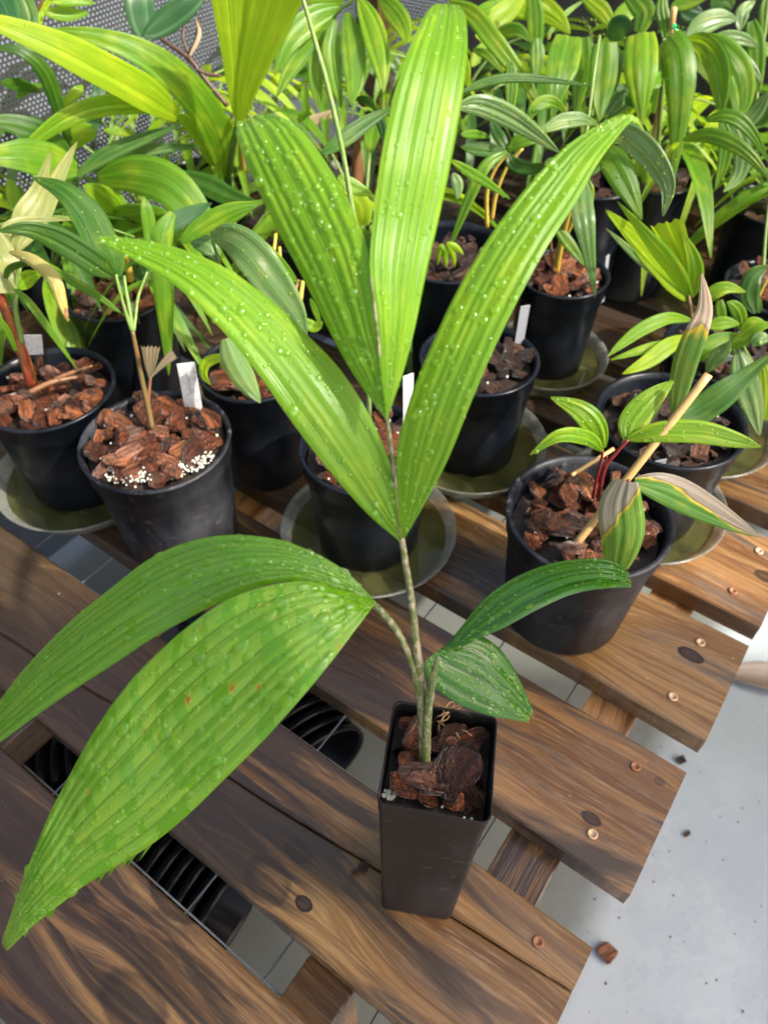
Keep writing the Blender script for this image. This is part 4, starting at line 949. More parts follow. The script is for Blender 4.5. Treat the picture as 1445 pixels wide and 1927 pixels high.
# arching palm left of centre
plant('palm with drooping glossy blades left of the centre pot', 'P4', [
    ('I', [(350, 480), (520, 500), (700, 640), (900, 900), (1060, 1120), (1160, 1330)], [.50, .47, .46], 74, 'lan', 'pale', {'pleats': 4, 'roll': .25, 'dr': 60}),
    ('I', [(360, 480), (560, 460), (760, 580), (940, 720), (1100, 880)], [.51, .53], 36, 'lan', 'mid', {'pleats': 3, 'dr': 14}),
    ('I', [(100, 520), (280, 380), (520, 250), (800, 190)], [.52, .54], 34, 'lan', 'mid', {'pleats': 3, 'dr': 12}),
    ('I', [(470, 1340), (560, 1560), (680, 1760), (770, 1890)], [.475, .455], 46, 'arch', 'pale', {'pleats': 3, 'arch': .2}),
    ('I', [(520, 1520), (400, 1510), (300, 1560), (290, 1660), (350, 1740)], [.50, .49], 20, 'lan', 'yellow', {'pleats': 2}),
    ('I', [(430, 1580), (470, 1570), (470, 1620)], [.50, .50], 14, 'lan', 'yellow', {'pleats': 2}),
    ('I', [(180, 520), (330, 560), (430, 700)], [.54, .53], 36, 'lan', 'pale', {'pleats': 3, 'dr': 10}),
    ('I', [(1190, 1000), (1240, 1120), (1290, 1260)], [.50, .50], 12, 'lan', 'mid', {'pleats': 2}),
    ('I', [(1130, 1180), (1220, 1240), (1300, 1200)], [.51, .51], 22, 'lan', 'lime', {'pleats': 2}),
], [('I', [(720, 1740), (560, 1200), (420, 700), (360, 500)], [.555, .52], [4, 4, 3, 3], G, 'petiole'),
    ('I', [(840, 1500), (950, 1000), (930, 560)], [.56, .60], [4.5, 4, 3], M_YSTEM, 'petiole'), ('I', [(800, 1500), (850, 900), (900, 450)], [.56, .62], [4.5, 4, 3], M_YSTEM, 'petiole'),
    ('I', [(1060, 1280), (1100, 1050), (1130, 850)], [.53, .55], [6, 5, 4], M_YSTEM, 'petiole'), ('I', [(1090, 1240), (1060, 1000), (1090, 840)], [.53, .55], [5, 4, 3], M_DRY, 'dry_stalk')], seed=4)
# the big leaves at upper left
plant('tall palm with broad yellow upright leaf and long arching blades, upper left', 'P19', [
    ('A', [(1010, 655), (850, 540), (600, 400), (300, 250), (0, 135), (-200, 80)], [.80, .74, .70, .68], 64, 'arch', 'yellow', {'pleats': 5, 'roll': .2, 'dr': 20}),
    ('A', [(1000, 655), (820, 600), (600, 600), (400, 660), (220, 780), (50, 922)], [.80, .74, .70], 38, 'lan', 'lime', {'pleats': 4, 'roll': -.3}),
    ('A', [(1290, 1010), (1250, 800), (1120, 560), (860, 330), (560, 210), (250, 165)], [.86, .80, .76], 64, 'arch', 'mid', {'pleats': 6, 'roll': .3}),
    ('A', [(1225, 960), (1150, 820), (1080, 720), (1010, 655)], [.86, .80], 22, 'band', 'lime', {'pleats': 2}),
    ('A', [(1345, 700), (1345, 500), (1335, 250), (1320, 0), (1310, -160)], [.78, .76], 100, 'fan', 'yellow', {'pleats': 5, 'roll': .2}),
    ('A', [(1362, 700), (1400, 480), (1470, 250), (1550, 0), (1600, -160)], [.775, .755], 120, 'fan', 'yellow', {'pleats': 6, 'roll': -.2}),
    ('A', [(820, 210), (800, 100), (790, 0), (800, -120)], [.88, .92], 55, 'band', 'teal', {'pleats': 4}),
    ('A', [(820, 210), (940, 120), (1080, 20), (1180, -60)], [.88, .92], 44, 'lan', 'teal', {'pleats': 4}),
], [('A', [(1300, 1120), (1310, 900), (1350, 690)], [.90, .78], [7, 7, 6], M_GSTEM), ('A', [(1390, 1060), (1370, 900), (1365, 700)], [.88, .78], [6, 6, 5], M_YSTEM)], seed=5)
# a palm on the far left with dark blades
lb = at_z(60, 560, .02); lb2 = bench_pt(.70, -.55, .1)
pot('P20', 40, 400, .0560, .12, 'black pot against the left shade cloth under dark blades', 20, M_POT, M_BARKO, seed=20, z0=.001, beadn=0)
plant('dark-bladed palm in front of the left shade cloth', 'P20', [
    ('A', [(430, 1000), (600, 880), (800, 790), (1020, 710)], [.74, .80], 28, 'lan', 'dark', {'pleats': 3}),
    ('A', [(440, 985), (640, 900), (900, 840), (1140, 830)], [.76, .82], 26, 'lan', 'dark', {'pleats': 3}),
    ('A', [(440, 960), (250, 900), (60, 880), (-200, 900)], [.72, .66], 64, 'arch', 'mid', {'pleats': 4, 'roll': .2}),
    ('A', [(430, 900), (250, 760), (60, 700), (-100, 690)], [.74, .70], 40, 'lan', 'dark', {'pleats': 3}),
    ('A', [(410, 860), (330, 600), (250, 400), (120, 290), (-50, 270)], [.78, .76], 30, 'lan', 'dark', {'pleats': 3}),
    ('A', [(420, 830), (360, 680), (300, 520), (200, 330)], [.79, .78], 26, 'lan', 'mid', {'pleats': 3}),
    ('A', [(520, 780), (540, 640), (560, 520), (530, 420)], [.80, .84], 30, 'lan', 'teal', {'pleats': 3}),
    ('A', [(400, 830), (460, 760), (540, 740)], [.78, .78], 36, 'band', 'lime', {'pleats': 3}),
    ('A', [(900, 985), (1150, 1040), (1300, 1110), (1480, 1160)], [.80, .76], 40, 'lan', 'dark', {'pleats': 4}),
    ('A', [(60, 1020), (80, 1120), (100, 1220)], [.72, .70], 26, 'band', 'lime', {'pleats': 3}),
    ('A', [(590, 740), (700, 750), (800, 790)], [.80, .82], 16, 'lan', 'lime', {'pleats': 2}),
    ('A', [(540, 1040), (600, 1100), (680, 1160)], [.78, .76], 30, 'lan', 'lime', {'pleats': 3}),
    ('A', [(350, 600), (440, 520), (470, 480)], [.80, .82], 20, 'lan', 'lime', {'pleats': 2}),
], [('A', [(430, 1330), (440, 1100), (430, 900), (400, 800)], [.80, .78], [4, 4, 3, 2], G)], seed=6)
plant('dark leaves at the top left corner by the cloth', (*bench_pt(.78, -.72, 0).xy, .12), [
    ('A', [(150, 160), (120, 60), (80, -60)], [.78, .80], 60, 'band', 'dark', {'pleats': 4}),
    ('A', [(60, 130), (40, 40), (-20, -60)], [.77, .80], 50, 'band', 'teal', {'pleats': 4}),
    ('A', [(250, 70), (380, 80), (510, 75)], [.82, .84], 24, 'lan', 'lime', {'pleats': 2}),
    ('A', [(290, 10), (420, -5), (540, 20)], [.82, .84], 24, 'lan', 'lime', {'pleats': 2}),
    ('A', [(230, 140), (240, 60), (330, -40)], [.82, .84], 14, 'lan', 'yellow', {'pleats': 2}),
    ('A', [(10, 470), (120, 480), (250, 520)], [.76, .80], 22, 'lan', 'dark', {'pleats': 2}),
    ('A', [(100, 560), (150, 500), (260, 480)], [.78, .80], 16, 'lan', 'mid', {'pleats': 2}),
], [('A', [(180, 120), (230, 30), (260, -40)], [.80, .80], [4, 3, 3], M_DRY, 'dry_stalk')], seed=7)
# brown dry fronds by the cloth
plant('bare brown dead frond leaning on the bright shade cloth', (*bench_pt(.76, -.86, 0).xy, .05), [
    ('A', [(1075, 320), (1130, 200), (1110, 100)], [.94, .97], 8, 'lan', 'tan', {'pleats': 1})], [
    ('A', [(1290, 600), (1180, 470), (1080, 340), (960, 250), (850, 180)], [.93, .96], [5, 5, 5, 4, 3], M_DRYD, 'dry_stalk'), ('A', [(1090, 350), (1040, 220), (1050, 110)], [.95, .97], [4, 3, 2], M_DRYD, 'dry_stalk'),
    ('A', [(1110, 390), (1180, 420), (1250, 430)], [.94, .94], [4, 4, 3], M_DRYD, 'dry_stalk'), ('A', [(1070, 320), (1110, 220), (1130, 110)], [.95, .97], [4, 3, 2], M_DRYD, 'dry_stalk')], cat='dead frond', name='dead_frond', group='dead fronds', seed=8)
# pinnate palm at top centre
plant('feathery palm with glossy hanging leaflets at top centre', (*bench_pt(.60, -.95, 0).xy, .12), [
    ('B', [(480, 40), (330, 110), (200, 230), (110, 430)], [.86, .80], 44, 'lan', 'mid', {'name': 'leaflet'}),
    ('B', [(430, 130), (300, 260), (200, 400), (120, 550)], [.85, .80], 32, 'lan', 'mid', {'name': 'leaflet'}),
    ('B', [(400, 200), (350, 330), (345, 480), (370, 640)], [.85, .79], 30, 'lan', 'mid', {'name': 'leaflet'}),
    ('B', [(450, 110), (430, 280), (450, 450), (490, 615)], [.84, .78], 36, 'lan', 'mid', {'name': 'leaflet'}),
    ('B', [(520, 70), (550, 240), (565, 430), (545, 595)], [.84, .77], 46, 'lan', 'mid', {'name': 'leaflet'}),
    ('B', [(590, -10), (660, 150), (710, 330), (730, 525)], [.84, .77], 46, 'lan', 'lime', {'name': 'leaflet'}),
    ('B', [(700, -20), (780, 60), (840, 150), (860, 250)], [.84, .78], 40, 'lan', 'lime', {'name': 'leaflet'}),
    ('B', [(500, 0), (400, 20), (290, 10)], [.86, .86], 26, 'lan', 'lime', {'name': 'leaflet'}),
    ('B', [(560, 560), (640, 570), (690, 640)], [.88, .86], 14, 'lan', 'dark', {'name': 'leaflet'}),
    ('B', [(250, 700), (270, 660), (330, 640)], [.86, .86], 12, 'lan', 'lime', {'name': 'leaflet'}),
], [('B', [(390, 200), (440, 110), (500, 40), (600, -30)], [.86, .84], [3, 3, 3, 3], G, 'rachis')], seed=9)
# long single stalk crossing in front of the cloth
plant('long pale bare stalk rising behind the upper left leaflet', 'P5', [
    ('B', [(380, 870), (500, 790), (640, 690), (800, 600)], [.60, .66], 30, 'lan', 'dark', {'pleats': 3}),
    ('B', [(470, 1000), (560, 1060), (670, 1105)], [.60, .60], 28, 'lan', 'lime', {'pleats': 2}),
    ('B', [(530, 1100), (590, 1170), (600, 1280)], [.62, .62], 46, 'band', 'yellow', {'pleats': 3}),
    ('B', [(690, 640), (720, 720), (730, 820)], [.68, .68], 18, 'lan', 'teal', {'pleats': 2}),
], [('B', [(262, -40), (340, 230), (420, 520), (500, 880), (550, 1180), (590, 1400), (640, 1900), (645, 2400)], [.47, .46, .455, .452], [4, 4.5, 5, 5, 5, 5, 5, 5], M_PSTEM, 'stalk')], seed=10)
plant('orange-brown dried stump with torn sheath behind the leaflets', (*at_z(668, 400, 0).xy, .001), [
    ('B', [(700, 690), (620, 720), (530, 760)], [1.0, 1.0], 16, 'lan', 'tan', {'pleats': 2}), ('B', [(440, 640), (350, 680), (280, 690)], [1.0, 1.0], 20, 'band', 'tan', {'pleats': 2})], [
    ('B', [(565, 1150), (575, 950), (590, 800), (650, 730)], [.985, .99], [10, 10, 9, 7], M_DRY, 'dry_stalk'), ('B', [(590, 1150), (600, 950), (610, 820)], [.985, .99], [5, 5, 5], M_DRY, 'dry_stalk')], cat='dead palm', name='dead_palm', group='dead fronds', seed=11)
# centre back, right of the tall leaflet
plant('arching palm blades crossing just right of the tallest leaflet', 'P14', [
    ('D', [(700, 20), (850, 90), (960, 220), (1100, 400), (1220, 560), (1295, 680)], [.86, .82, .80], 34, 'arch', 'lime', {'pleats': 3}),
    ('D', [(780, 600), (920, 540), (1100, 505), (1376, 520), (1640, 560)], [.60, .66], 17, 'lan', 'dark', {'pleats': 2, 'dr': 10}),
    ('D', [(760, 690), (900, 680), (1080, 750), (1250, 860), (1420, 990)], [.56, .58], 42, 'lan', 'pale', {'pleats': 4, 'roll': .2, 'dr': 50}),
    ('D', [(720, 1040), (830, 1110), (960, 1190), (1100, 1290)], [.56, .58], 20, 'lan', 'mid', {'pleats': 2, 'dr': 16}),
    ('D', [(1080, 980), (960, 1050), (880, 1180), (790, 1390), (700, 1625)], [.66, .62], 24, 'lan', 'mid', {'pleats': 2, 'roll': .3}),
    ('D', [(730, 1120), (760, 1200), (760, 1290)], [.64, .63], 22, 'lan', 'pale', {'pleats': 2}),
    ('D', [(860, 320), (950, 360), (1060, 480)], [.80, .78], 16, 'lan', 'mid', {'pleats': 2}),
    ('D', [(1100, 400), (1110, 550), (1100, 720)], [.72, .70], 24, 'band', 'mid', {'pleats': 3, 'dr': 8}),
    ('D', [(780, 870), (880, 870), (980, 890)], [.70, .72], 16, 'lan', 'mid', {'pleats': 2}), ('D', [(1080, 990), (960, 970), (860, 960), (780, 950)], [.68, .66], 26, 'lan', 'dark', {'pleats': 3}),
    ('D', [(1090, 990), (1040, 900), (1000, 840), (980, 780)], [.70, .72], 22, 'lan', 'dark', {'pleats': 2}), ('D', [(1090, 990), (1120, 1060), (1230, 1090), (1330, 1060)], [.68, .66], 26, 'lan', 'dark', {'pleats': 3}),
    ('D', [(1090, 980), (1150, 920), (1240, 900), (1300, 930)], [.70, .70], 26, 'lan', 'mid', {'pleats': 3, 'dr': 8}),
    ('D', [(690, 1640), (650, 1600), (630, 1720)], [.60, .60], 12, 'lan', 'lime', {'pleats': 1}), ('D', [(690, 1600), (680, 1660), (690, 1730)], [.60, .60], 12, 'lan', 'lime', {'pleats': 1}), ('D', [(690, 1580), (730, 1650), (740, 1730)], [.60, .60], 12, 'lan', 'yellow', {'pleats': 1}), ('D', [(690, 1570), (750, 1600), (800, 1650)], [.60, .60], 12, 'lan', 'yellow', {'pleats': 1}),
], [('D', [(950, 1470), (950, 1250), (1000, 1100), (1085, 990)], [.70, .70], [4, 4, 3, 3], M_YSTEM, 'petiole'), ('D', [(980, 1420), (1010, 1250), (1080, 1080), (1180, 960)], [.72, .72], [4, 4, 3, 3], M_YSTEM, 'petiole')], seed=12)
plant('yellow-green palm in the back right corner behind the pots', 'P15', [
    ('D', [(1270, 330), (1265, 200), (1260, 60), (1230, -80)], [.98, 1.0], 32, 'band', 'mid', {'pleats': 3}), ('D', [(1270, 480), (1275, 360), (1270, 250)], [.96, .98], 28, 'band', 'mid', {'pleats': 3}),
    ('D', [(1000, 230), (1080, 200), (1160, 200), (1230, 270)], [.98, .96], 26, 'lan', 'mid', {'pleats': 3}), ('D', [(900, 260), (980, 150), (1090, 60), (1180, -50)], [1.0, 1.04], 40, 'band', 'yellow', {'pleats': 4}),
    ('D', [(870, 90), (960, 50), (1060, -20)], [1.0, 1.04], 22, 'lan', 'mid', {'pleats': 2}), ('D', [(1120, 70), (1240, 60), (1376, 90)], [1.05, 1.05], 36, 'lan', 'yellow', {'pleats': 3}), ('D', [(850, 430), (900, 340), (960, 250)], [.98, 1.0], 22, 'lan', 'lime', {'pleats': 2}),
    ('Cc', [(0, 100), (100, 70), (230, 110), (330, 190)], [1.06, 1.02], 24, 'lan', 'yellow', {'pleats': 3}), ('Cc', [(330, 190), (280, 90), (200, 0), (180, -40)], [1.04, 1.08], 18, 'lan', 'yellow', {'pleats': 2}), ('Cc', [(570, 150), (520, 70), (450, 10), (380, -40)], [1.06, 1.08], 30, 'lan', 'yellow', {'pleats': 3}),
    ('Cc', [(210, 200), (260, 130), (330, 60), (430, -10)], [1.04, 1.08], 12, 'lan', 'mid', {'pleats': 2}), ('D', [(820, 560), (820, 450), (810, 340)], [.74, .74], 14, 'lan', 'yellow', {'pleats': 2}),
    ('Cc', [(165, 575), (110, 480), (50, 410), (0, 360)], [.90, .92], 14, 'lan', 'lime', {'pleats': 2}), ('Cc', [(20, 620), (10, 500), (15, 400)], [.84, .84], 14, 'lan', 'pale', {'pleats': 2}),
], [('Cc', [(210, 220), (240, 140), (270, 60)], [1.06, 1.06], [3, 3, 2], M_YSTEM, 'petiole')], petiole=G, seed=13)
# orange-bark pot palm
plant('palm with broad hanging truncated blades, upper right of centre', 'P7', [
    ('Cc', [(330, 200), (300, 330), (270, 480), (235, 670)], [.80, .76, .74], 60, 'hang', 'mid', {'pleats': 4}),
    ('Cc', [(400, 210), (400, 380), (380, 540), (360, 690)], [.82, .79], 36, 'hang', 'mid', {'pleats': 3}),
    ('Cc', [(530, 240), (520, 400), (505, 560), (500, 680)], [.80, .76], 52, 'hang', 'mid', {'pleats': 4}),
    ('Cc', [(400, 1010), (400, 1150), (430, 1350), (475, 1670)], [.68, .64, .62], 42, 'arch', 'pale', {'pleats': 3, 'dr': 40}),
    ('Cc', [(240, 1250), (300, 1330), (360, 1410), (415, 1490)], [.70, .68], 22, 'lan', 'mid', {'pleats': 2, 'dr': 6}),
    ('E', [(-30, 1230), (120, 1160), (260, 1230), (420, 1400), (530, 1620), (490, 1865)], [.62, .60, .57], 50, 'lan', 'pale', {'pleats': 4, 'roll': .3, 'dr': 70}),
    ('E', [(-30, 1290), (80, 1420), (200, 1650), (310, 1900)], [.62, .58], 52, 'arch', 'mid', {'pleats': 4, 'dr': 26}),
    ('Cc', [(180, 730), (290, 680), (400, 670), (490, 700)], [.64, .66], 28, 'lan', 'pale', {'pleats': 3, 'dr': 30}), ('Cc', [(90, 680), (150, 590), (240, 570), (320, 640)], [.66, .68], 24, 'lan', 'mid', {'pleats': 3, 'dr': 10}),
    ('Cc', [(430, 1000), (450, 1060), (465, 1130)], [.68, .67], 12, 'lan', 'lime', {'pleats': 2}), ('Cc', [(420, 980), (470, 930), (500, 880)], [.66, .66], 26, 'lan', 'pale', {'pleats': 3, 'dr': 10}),
    ('Cc', [(690, 600), (640, 540), (580, 600), (540, 660)], [.82, .80], 26, 'lan', 'dark', {'pleats': 4}), ('Cc', [(560, 950), (650, 980), (750, 975)], [.74, .72], 12, 'lan', 'mid', {'pleats': 2}),
], [('Cc', [(255, 1520), (280, 1380), (320, 1220), (390, 1010)], [.72, .70, .68], [7, 6, 5, 4], M_YSTEM), ('Cc', [(250, 1500), (300, 1350), (360, 1210), (420, 1020)], [.73, .70], [5, 4, 4, 3], M_YSTEM, 'petiole'), ('Cc', [(245, 1520), (230, 1420), (225, 1340)], [.715, .715], [4, 3, 2], M_DRY, 'dry_stalk'),
    ('Cc', [(390, 1010), (420, 800), (470, 400), (500, 200)], [.69, .80], [3, 3, 3, 3], G, 'petiole')], seed=14)
plant('palm with long pendant blades tied to the thin stake, top right', 'P8', [
    ('E', [(300, 300), (300, 520), (300, 800), (310, 1090)], [.84, .80, .78], 62, 'hang', 'lime', {'pleats': 4, 'arch': .1}),
    ('E', [(540, 330), (620, 480), (640, 800), (610, 1200), (570, 1610)], [.84, .80, .77], 56, 'hang', 'mid', {'pleats': 4, 'arch': .1, 'dr': 12}),
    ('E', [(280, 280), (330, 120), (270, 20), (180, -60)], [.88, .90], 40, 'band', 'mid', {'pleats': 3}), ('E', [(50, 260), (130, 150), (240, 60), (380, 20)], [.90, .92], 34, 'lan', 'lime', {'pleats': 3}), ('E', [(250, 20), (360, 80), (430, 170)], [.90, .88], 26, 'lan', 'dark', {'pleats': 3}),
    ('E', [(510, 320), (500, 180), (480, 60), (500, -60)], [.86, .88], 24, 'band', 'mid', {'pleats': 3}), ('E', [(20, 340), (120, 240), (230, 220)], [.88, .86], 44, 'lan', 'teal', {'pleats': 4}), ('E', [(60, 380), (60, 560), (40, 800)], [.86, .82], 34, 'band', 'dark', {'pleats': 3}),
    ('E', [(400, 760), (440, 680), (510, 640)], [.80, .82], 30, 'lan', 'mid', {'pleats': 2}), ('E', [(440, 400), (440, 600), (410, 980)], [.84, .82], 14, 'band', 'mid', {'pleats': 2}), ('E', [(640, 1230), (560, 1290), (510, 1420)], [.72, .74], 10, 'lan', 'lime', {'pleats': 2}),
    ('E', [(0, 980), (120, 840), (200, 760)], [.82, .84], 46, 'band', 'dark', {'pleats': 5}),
], [('E', [(500, 340), (490, 700), (440, 1300)], [.85, .88], [4, 4, 5], G)], seed=15)
plant('broad-leaved palm hanging before the dark cloth at top right', 'P9', [
    ('E', [(700, 340), (850, 390), (960, 560), (990, 800), (990, 1010)], [.90, .86, .84], 46, 'lan', 'mid', {'pleats': 4, 'roll': .2}), ('E', [(740, 350), (950, 430), (1120, 620), (1170, 860), (1120, 1060)], [.90, .87, .85], 60, 'lan', 'mid', {'pleats': 5, 'roll': -.2, 'dr': 14}),
    ('E', [(990, 1020), (1030, 1200), (1010, 1420), (940, 1630)], [.85, .82], 26, 'lan', 'mid', {'pleats': 3}), ('E', [(1090, 1030), (1170, 1250), (1150, 1500), (1010, 1660)], [.85, .82], 32, 'lan', 'pale', {'pleats': 3}),
    ('E', [(700, 310), (830, 210), (980, 160), (1140, 170)], [.92, .94], 38, 'lan', 'pale', {'pleats': 4}), ('E', [(880, 370), (1020, 330), (1180, 340), (1320, 410)], [.92, .92], 26, 'lan', 'pale', {'pleats': 3}), ('E', [(1250, 180), (1290, 420), (1290, 800)], [.94, .90], 34, 'band', 'mid', {'pleats': 3}),
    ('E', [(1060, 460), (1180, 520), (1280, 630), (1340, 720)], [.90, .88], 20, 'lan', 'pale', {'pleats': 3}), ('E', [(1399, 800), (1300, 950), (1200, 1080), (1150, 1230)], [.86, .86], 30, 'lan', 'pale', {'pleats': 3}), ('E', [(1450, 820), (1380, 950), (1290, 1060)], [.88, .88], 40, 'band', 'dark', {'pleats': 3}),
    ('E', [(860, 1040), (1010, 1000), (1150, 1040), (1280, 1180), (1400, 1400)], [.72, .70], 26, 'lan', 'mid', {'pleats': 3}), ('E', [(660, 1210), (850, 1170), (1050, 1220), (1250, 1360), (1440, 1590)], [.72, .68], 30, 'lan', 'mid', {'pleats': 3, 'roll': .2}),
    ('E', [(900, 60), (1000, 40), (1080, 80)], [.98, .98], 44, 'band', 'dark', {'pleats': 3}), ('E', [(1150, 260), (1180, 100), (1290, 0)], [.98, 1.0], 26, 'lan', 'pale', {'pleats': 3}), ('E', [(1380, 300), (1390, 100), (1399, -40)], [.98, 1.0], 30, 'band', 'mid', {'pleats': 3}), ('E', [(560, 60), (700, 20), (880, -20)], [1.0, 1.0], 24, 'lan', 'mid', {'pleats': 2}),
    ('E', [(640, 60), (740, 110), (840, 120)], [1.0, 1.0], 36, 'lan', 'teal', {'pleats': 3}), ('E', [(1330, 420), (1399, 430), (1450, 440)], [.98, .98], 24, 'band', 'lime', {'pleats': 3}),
], [('E', [(1290, 900), (1340, 500), (1399, 0)], [.92, .96], [3, 3, 3], G, 'petiole')], seed=16)
# sunlit bifid leaf in the middle right
plant('seedling with sunlit yellow forked leaf on a dark stem', 'P12', [
    ('Cc', [(1000, 1700), (860, 1560), (700, 1430), (535, 1280)], [.60, .60, .58], 20, 'lan', 'pale', {'pleats': 2}),
    ('Cc', [(1005, 1680), (860, 1500), (700, 1330), (525, 1170)], [.60, .60, .58], 44, 'arch', 'yellow', {'pleats': 3, 'roll': .3, 'jag': .1}),
    ('Cc', [(1005, 1670), (900, 1490), (770, 1330), (600, 1130)], [.60, .59, .58], 34, 'arch', 'lime', {'pleats': 3, 'roll': -.4}),
    ('Cc', [(1012, 1670), (980, 1500), (930, 1370), (870, 1235)], [.60, .61, .60], 60, 'fan', 'yellow', {'pleats': 4, 'roll': -.3, 'jag': .08}),
    ('Cc', [(1015, 1665), (1030, 1560), (1020, 1450), (960, 1300)], [.60, .60, .60], 34, 'lan', 'lime', {'pleats': 3}),
], [('H', [(830, 620), (790, 500), (775, 400), (765, 330)], [.59, .60], [5, 4.5, 4, 3], M_BRSTEM)], seed=17)
sd = POTS['P12'][0] + Vector((.02, -.01, .004))
plant('clump of small bright green seedlings at the right edge', sd, [
    ('H', [(780, 535), (600, 520), (400, 600), (230, 720), (100, 835)], [.56, .52], 26, 'lan', 'lime', {'pleats': 3, 'dr': 26}), ('H', [(620, 715), (480, 750), (320, 800), (120, 865)], [.55, .53], 17, 'lan', 'lime', {'pleats': 2, 'dr': 8}), ('H', [(760, 670), (600, 750), (420, 880), (220, 980)], [.55, .51], 32, 'lan', 'yellow', {'pleats': 3, 'dr': 10}),
    ('H', [(880, 420), (960, 320), (1080, 270), (1240, 305)], [.58, .58], 28, 'lan', 'lime', {'pleats': 3, 'dr': 16}), ('H', [(1050, 560), (1030, 460), (1020, 370)], [.58, .59], 20, 'band', 'mid', {'pleats': 2}), ('H', [(1210, 640), (1190, 500), (1140, 420), (1080, 385)], [.57, .57], 26, 'lan', 'mid', {'pleats': 3, 'dr': 8}),
    ('H', [(920, 590), (1050, 560), (1190, 570)], [.56, .56], 26, 'lan', 'lime', {'pleats': 3}), ('H', [(860, 770), (1000, 700), (1190, 650)], [.55, .56], 28, 'lan', 'mid', {'pleats': 3, 'dr': 8}), ('H', [(1100, 770), (1220, 690), (1330, 600), (1460, 560)], [.55, .55], 28, 'lan', 'lime', {'pleats': 3, 'dr': 12}),
    ('H', [(920, 960), (990, 850), (1060, 780), (1110, 700)], [.53, .53], 30, 'lan', 'pale', {'pleats': 4, 'dr': 12}), ('H', [(830, 880), (900, 820), (990, 780)], [.54, .54], 16, 'lan', 'mid', {'pleats': 2}), ('H', [(1170, 780), (1220, 1000), (1290, 1240), (1350, 1490)], [.55, .50], 48, 'lan', 'pale', {'pleats': 4, 'dr': 20}),
    ('H', [(1380, 900), (1400, 1120), (1390, 1360)], [.54, .51], 26, 'band', 'yellow', {'pleats': 3}), ('H', [(1280, 740), (1350, 690), (1450, 700)], [.54, .54], 28, 'lan', 'pale', {'pleats': 3, 'dr': 10}), ('H', [(1200, 620), (1300, 560), (1440, 600)], [.56, .56], 24, 'lan', 'lime', {'pleats': 3}),
    ('H', [(1320, 480), (1270, 340), (1300, 200), (1410, 100)], [.58, .60], 36, 'lan', 'dark', {'pleats': 4}),
], [('H', [(1150, 900), (1130, 760), (1110, 640)], [.585, .57], [3, 3, 2], G, 'petiole'), ('H', [(1300, 900), (1220, 760), (1205, 640)], [.585, .57], [3, 3, 2], G, 'petiole'), ('H', [(1000, 850), (900, 700), (790, 540)], [.585, .56], [3, 3, 2], G, 'petiole')], cat='seedlings', name='palm_seedlings', group='seedlings', seed=18)
plant('slender stalk with one dark leaf at the right edge pot', 'P10', [
    ('Cc', [(1400, 1750), (1340, 1640), (1360, 1540), (1440, 1490)], [.64, .66], 34, 'lan', 'dark', {'pleats': 4})], [('Cc', [(1330, 1800), (1390, 1660), (1450, 1540)], [.66, .66], [3, 3, 2], M_YSTEM, 'petiole'), ('Cc', [(1415, 1500), (1430, 1300), (1450, 1120)], [.68, .72], [3.5, 3, 3], G, 'petiole')], seed=19)
# stake pot palms
plant('palm with one dying pink-tipped leaf and one dark blade, behind the stake', 'P11', [
    ('H', [(650, 1330), (690, 1100), (750, 850), (830, 640), (900, 430), (875, 150)], [.45, .46, .48], 46, 'lan', 'deadtop', {'pleats': 3, 'arch': .1}),
    ('H', [(690, 1360), (850, 1290), (1050, 1150), (1250, 990), (1480, 790)], [.44, .45, .47], 56, 'arch', 'dark', {'pleats': 4, 'roll': .3}),
], [('H', [(600, 1620), (640, 1460), (670, 1340)], [.475, .45], [4, 4, 3], M_BRSTEM)], seed=20)
plant('red-stemmed seedling with oval pale leaves in the front right pot', 'P13', [
    ('G', [(740, 715), (770, 620), (860, 510), (970, 415)], [.385, .40, .42], 54, 'lan', 'lime', {'pleats': 5, 'dr': 60}), ('G', [(745, 705), (900, 670), (1100, 670), (1280, 710), (1408, 745)], [.385, .38, .37], 44, 'lan', 'lime', {'pleats': 5, 'dr': 70}),
    ('G', [(625, 750), (580, 640), (500, 560), (360, 498)], [.375, .38, .39], 46, 'lan', 'lime', {'pleats': 5, 'dr': 40}), ('G', [(620, 765), (540, 700), (400, 690), (255, 785)], [.375, .36, .355], 30, 'lan', 'lime', {'pleats': 4, 'dr': 40}),
    ('G', [(740, 910), (710, 1040), (715, 1180), (690, 1345)], [.338, .330, .322], 84, 'band', 'deadbase', {'pleats': 6, 'arch': .12}), ('G', [(775, 915), (950, 960), (1150, 1060), (1400, 1195)], [.338, .34, .335], 62, 'lan', 'deadedge', {'pleats': 6, 'arch': .1}),
], [('G', [(600, 990), (630, 850), (690, 770), (745, 710)], [.375, .38], [4.5, 4, 3.5, 3], M_REDST), ('G', [(570, 1000), (590, 900), (610, 820), (620, 765)], [.375, .375], [3.5, 3, 3, 2.5], M_REDST), ('G', [(590, 995), (620, 880), (640, 790)], [.378, .376], [3, 2.5, 2], M_REDST), ('G', [(600, 1010), (660, 960), (750, 912)], [.37, .338], [4, 4, 3], M_REDST, 'petiole')], seed=21)
# stakes
def stake(reg, a, ya, b, yb, r, label):
    P, Q = at_y(*rp(reg, *a), ya), at_y(*rp(reg, *b), yb); d = depth(P)
    o = tube('bamboo_stake', [P, lerp(P, Q, .33), lerp(P, Q, .66), Q], [r * d / FPX], M_BAMBOO, None, P, n=16, seg=12, bump=.05); o.location = P
    tag(o, label, 'stake', 'bamboo stakes')
stake('G', (470, 1250), .348, (1148, 382), .40, 7.5, 'thick bamboo stake leaning across the front right pot')
stake('E', (395, 1330), .90, (585, 70), .86, 5.0, 'thin bamboo stake standing by the pendant blades at top right')
stake('G', (462, 888), .395, (672, 755), .42, 4.0, 'short broken stick lying on the front right pot')
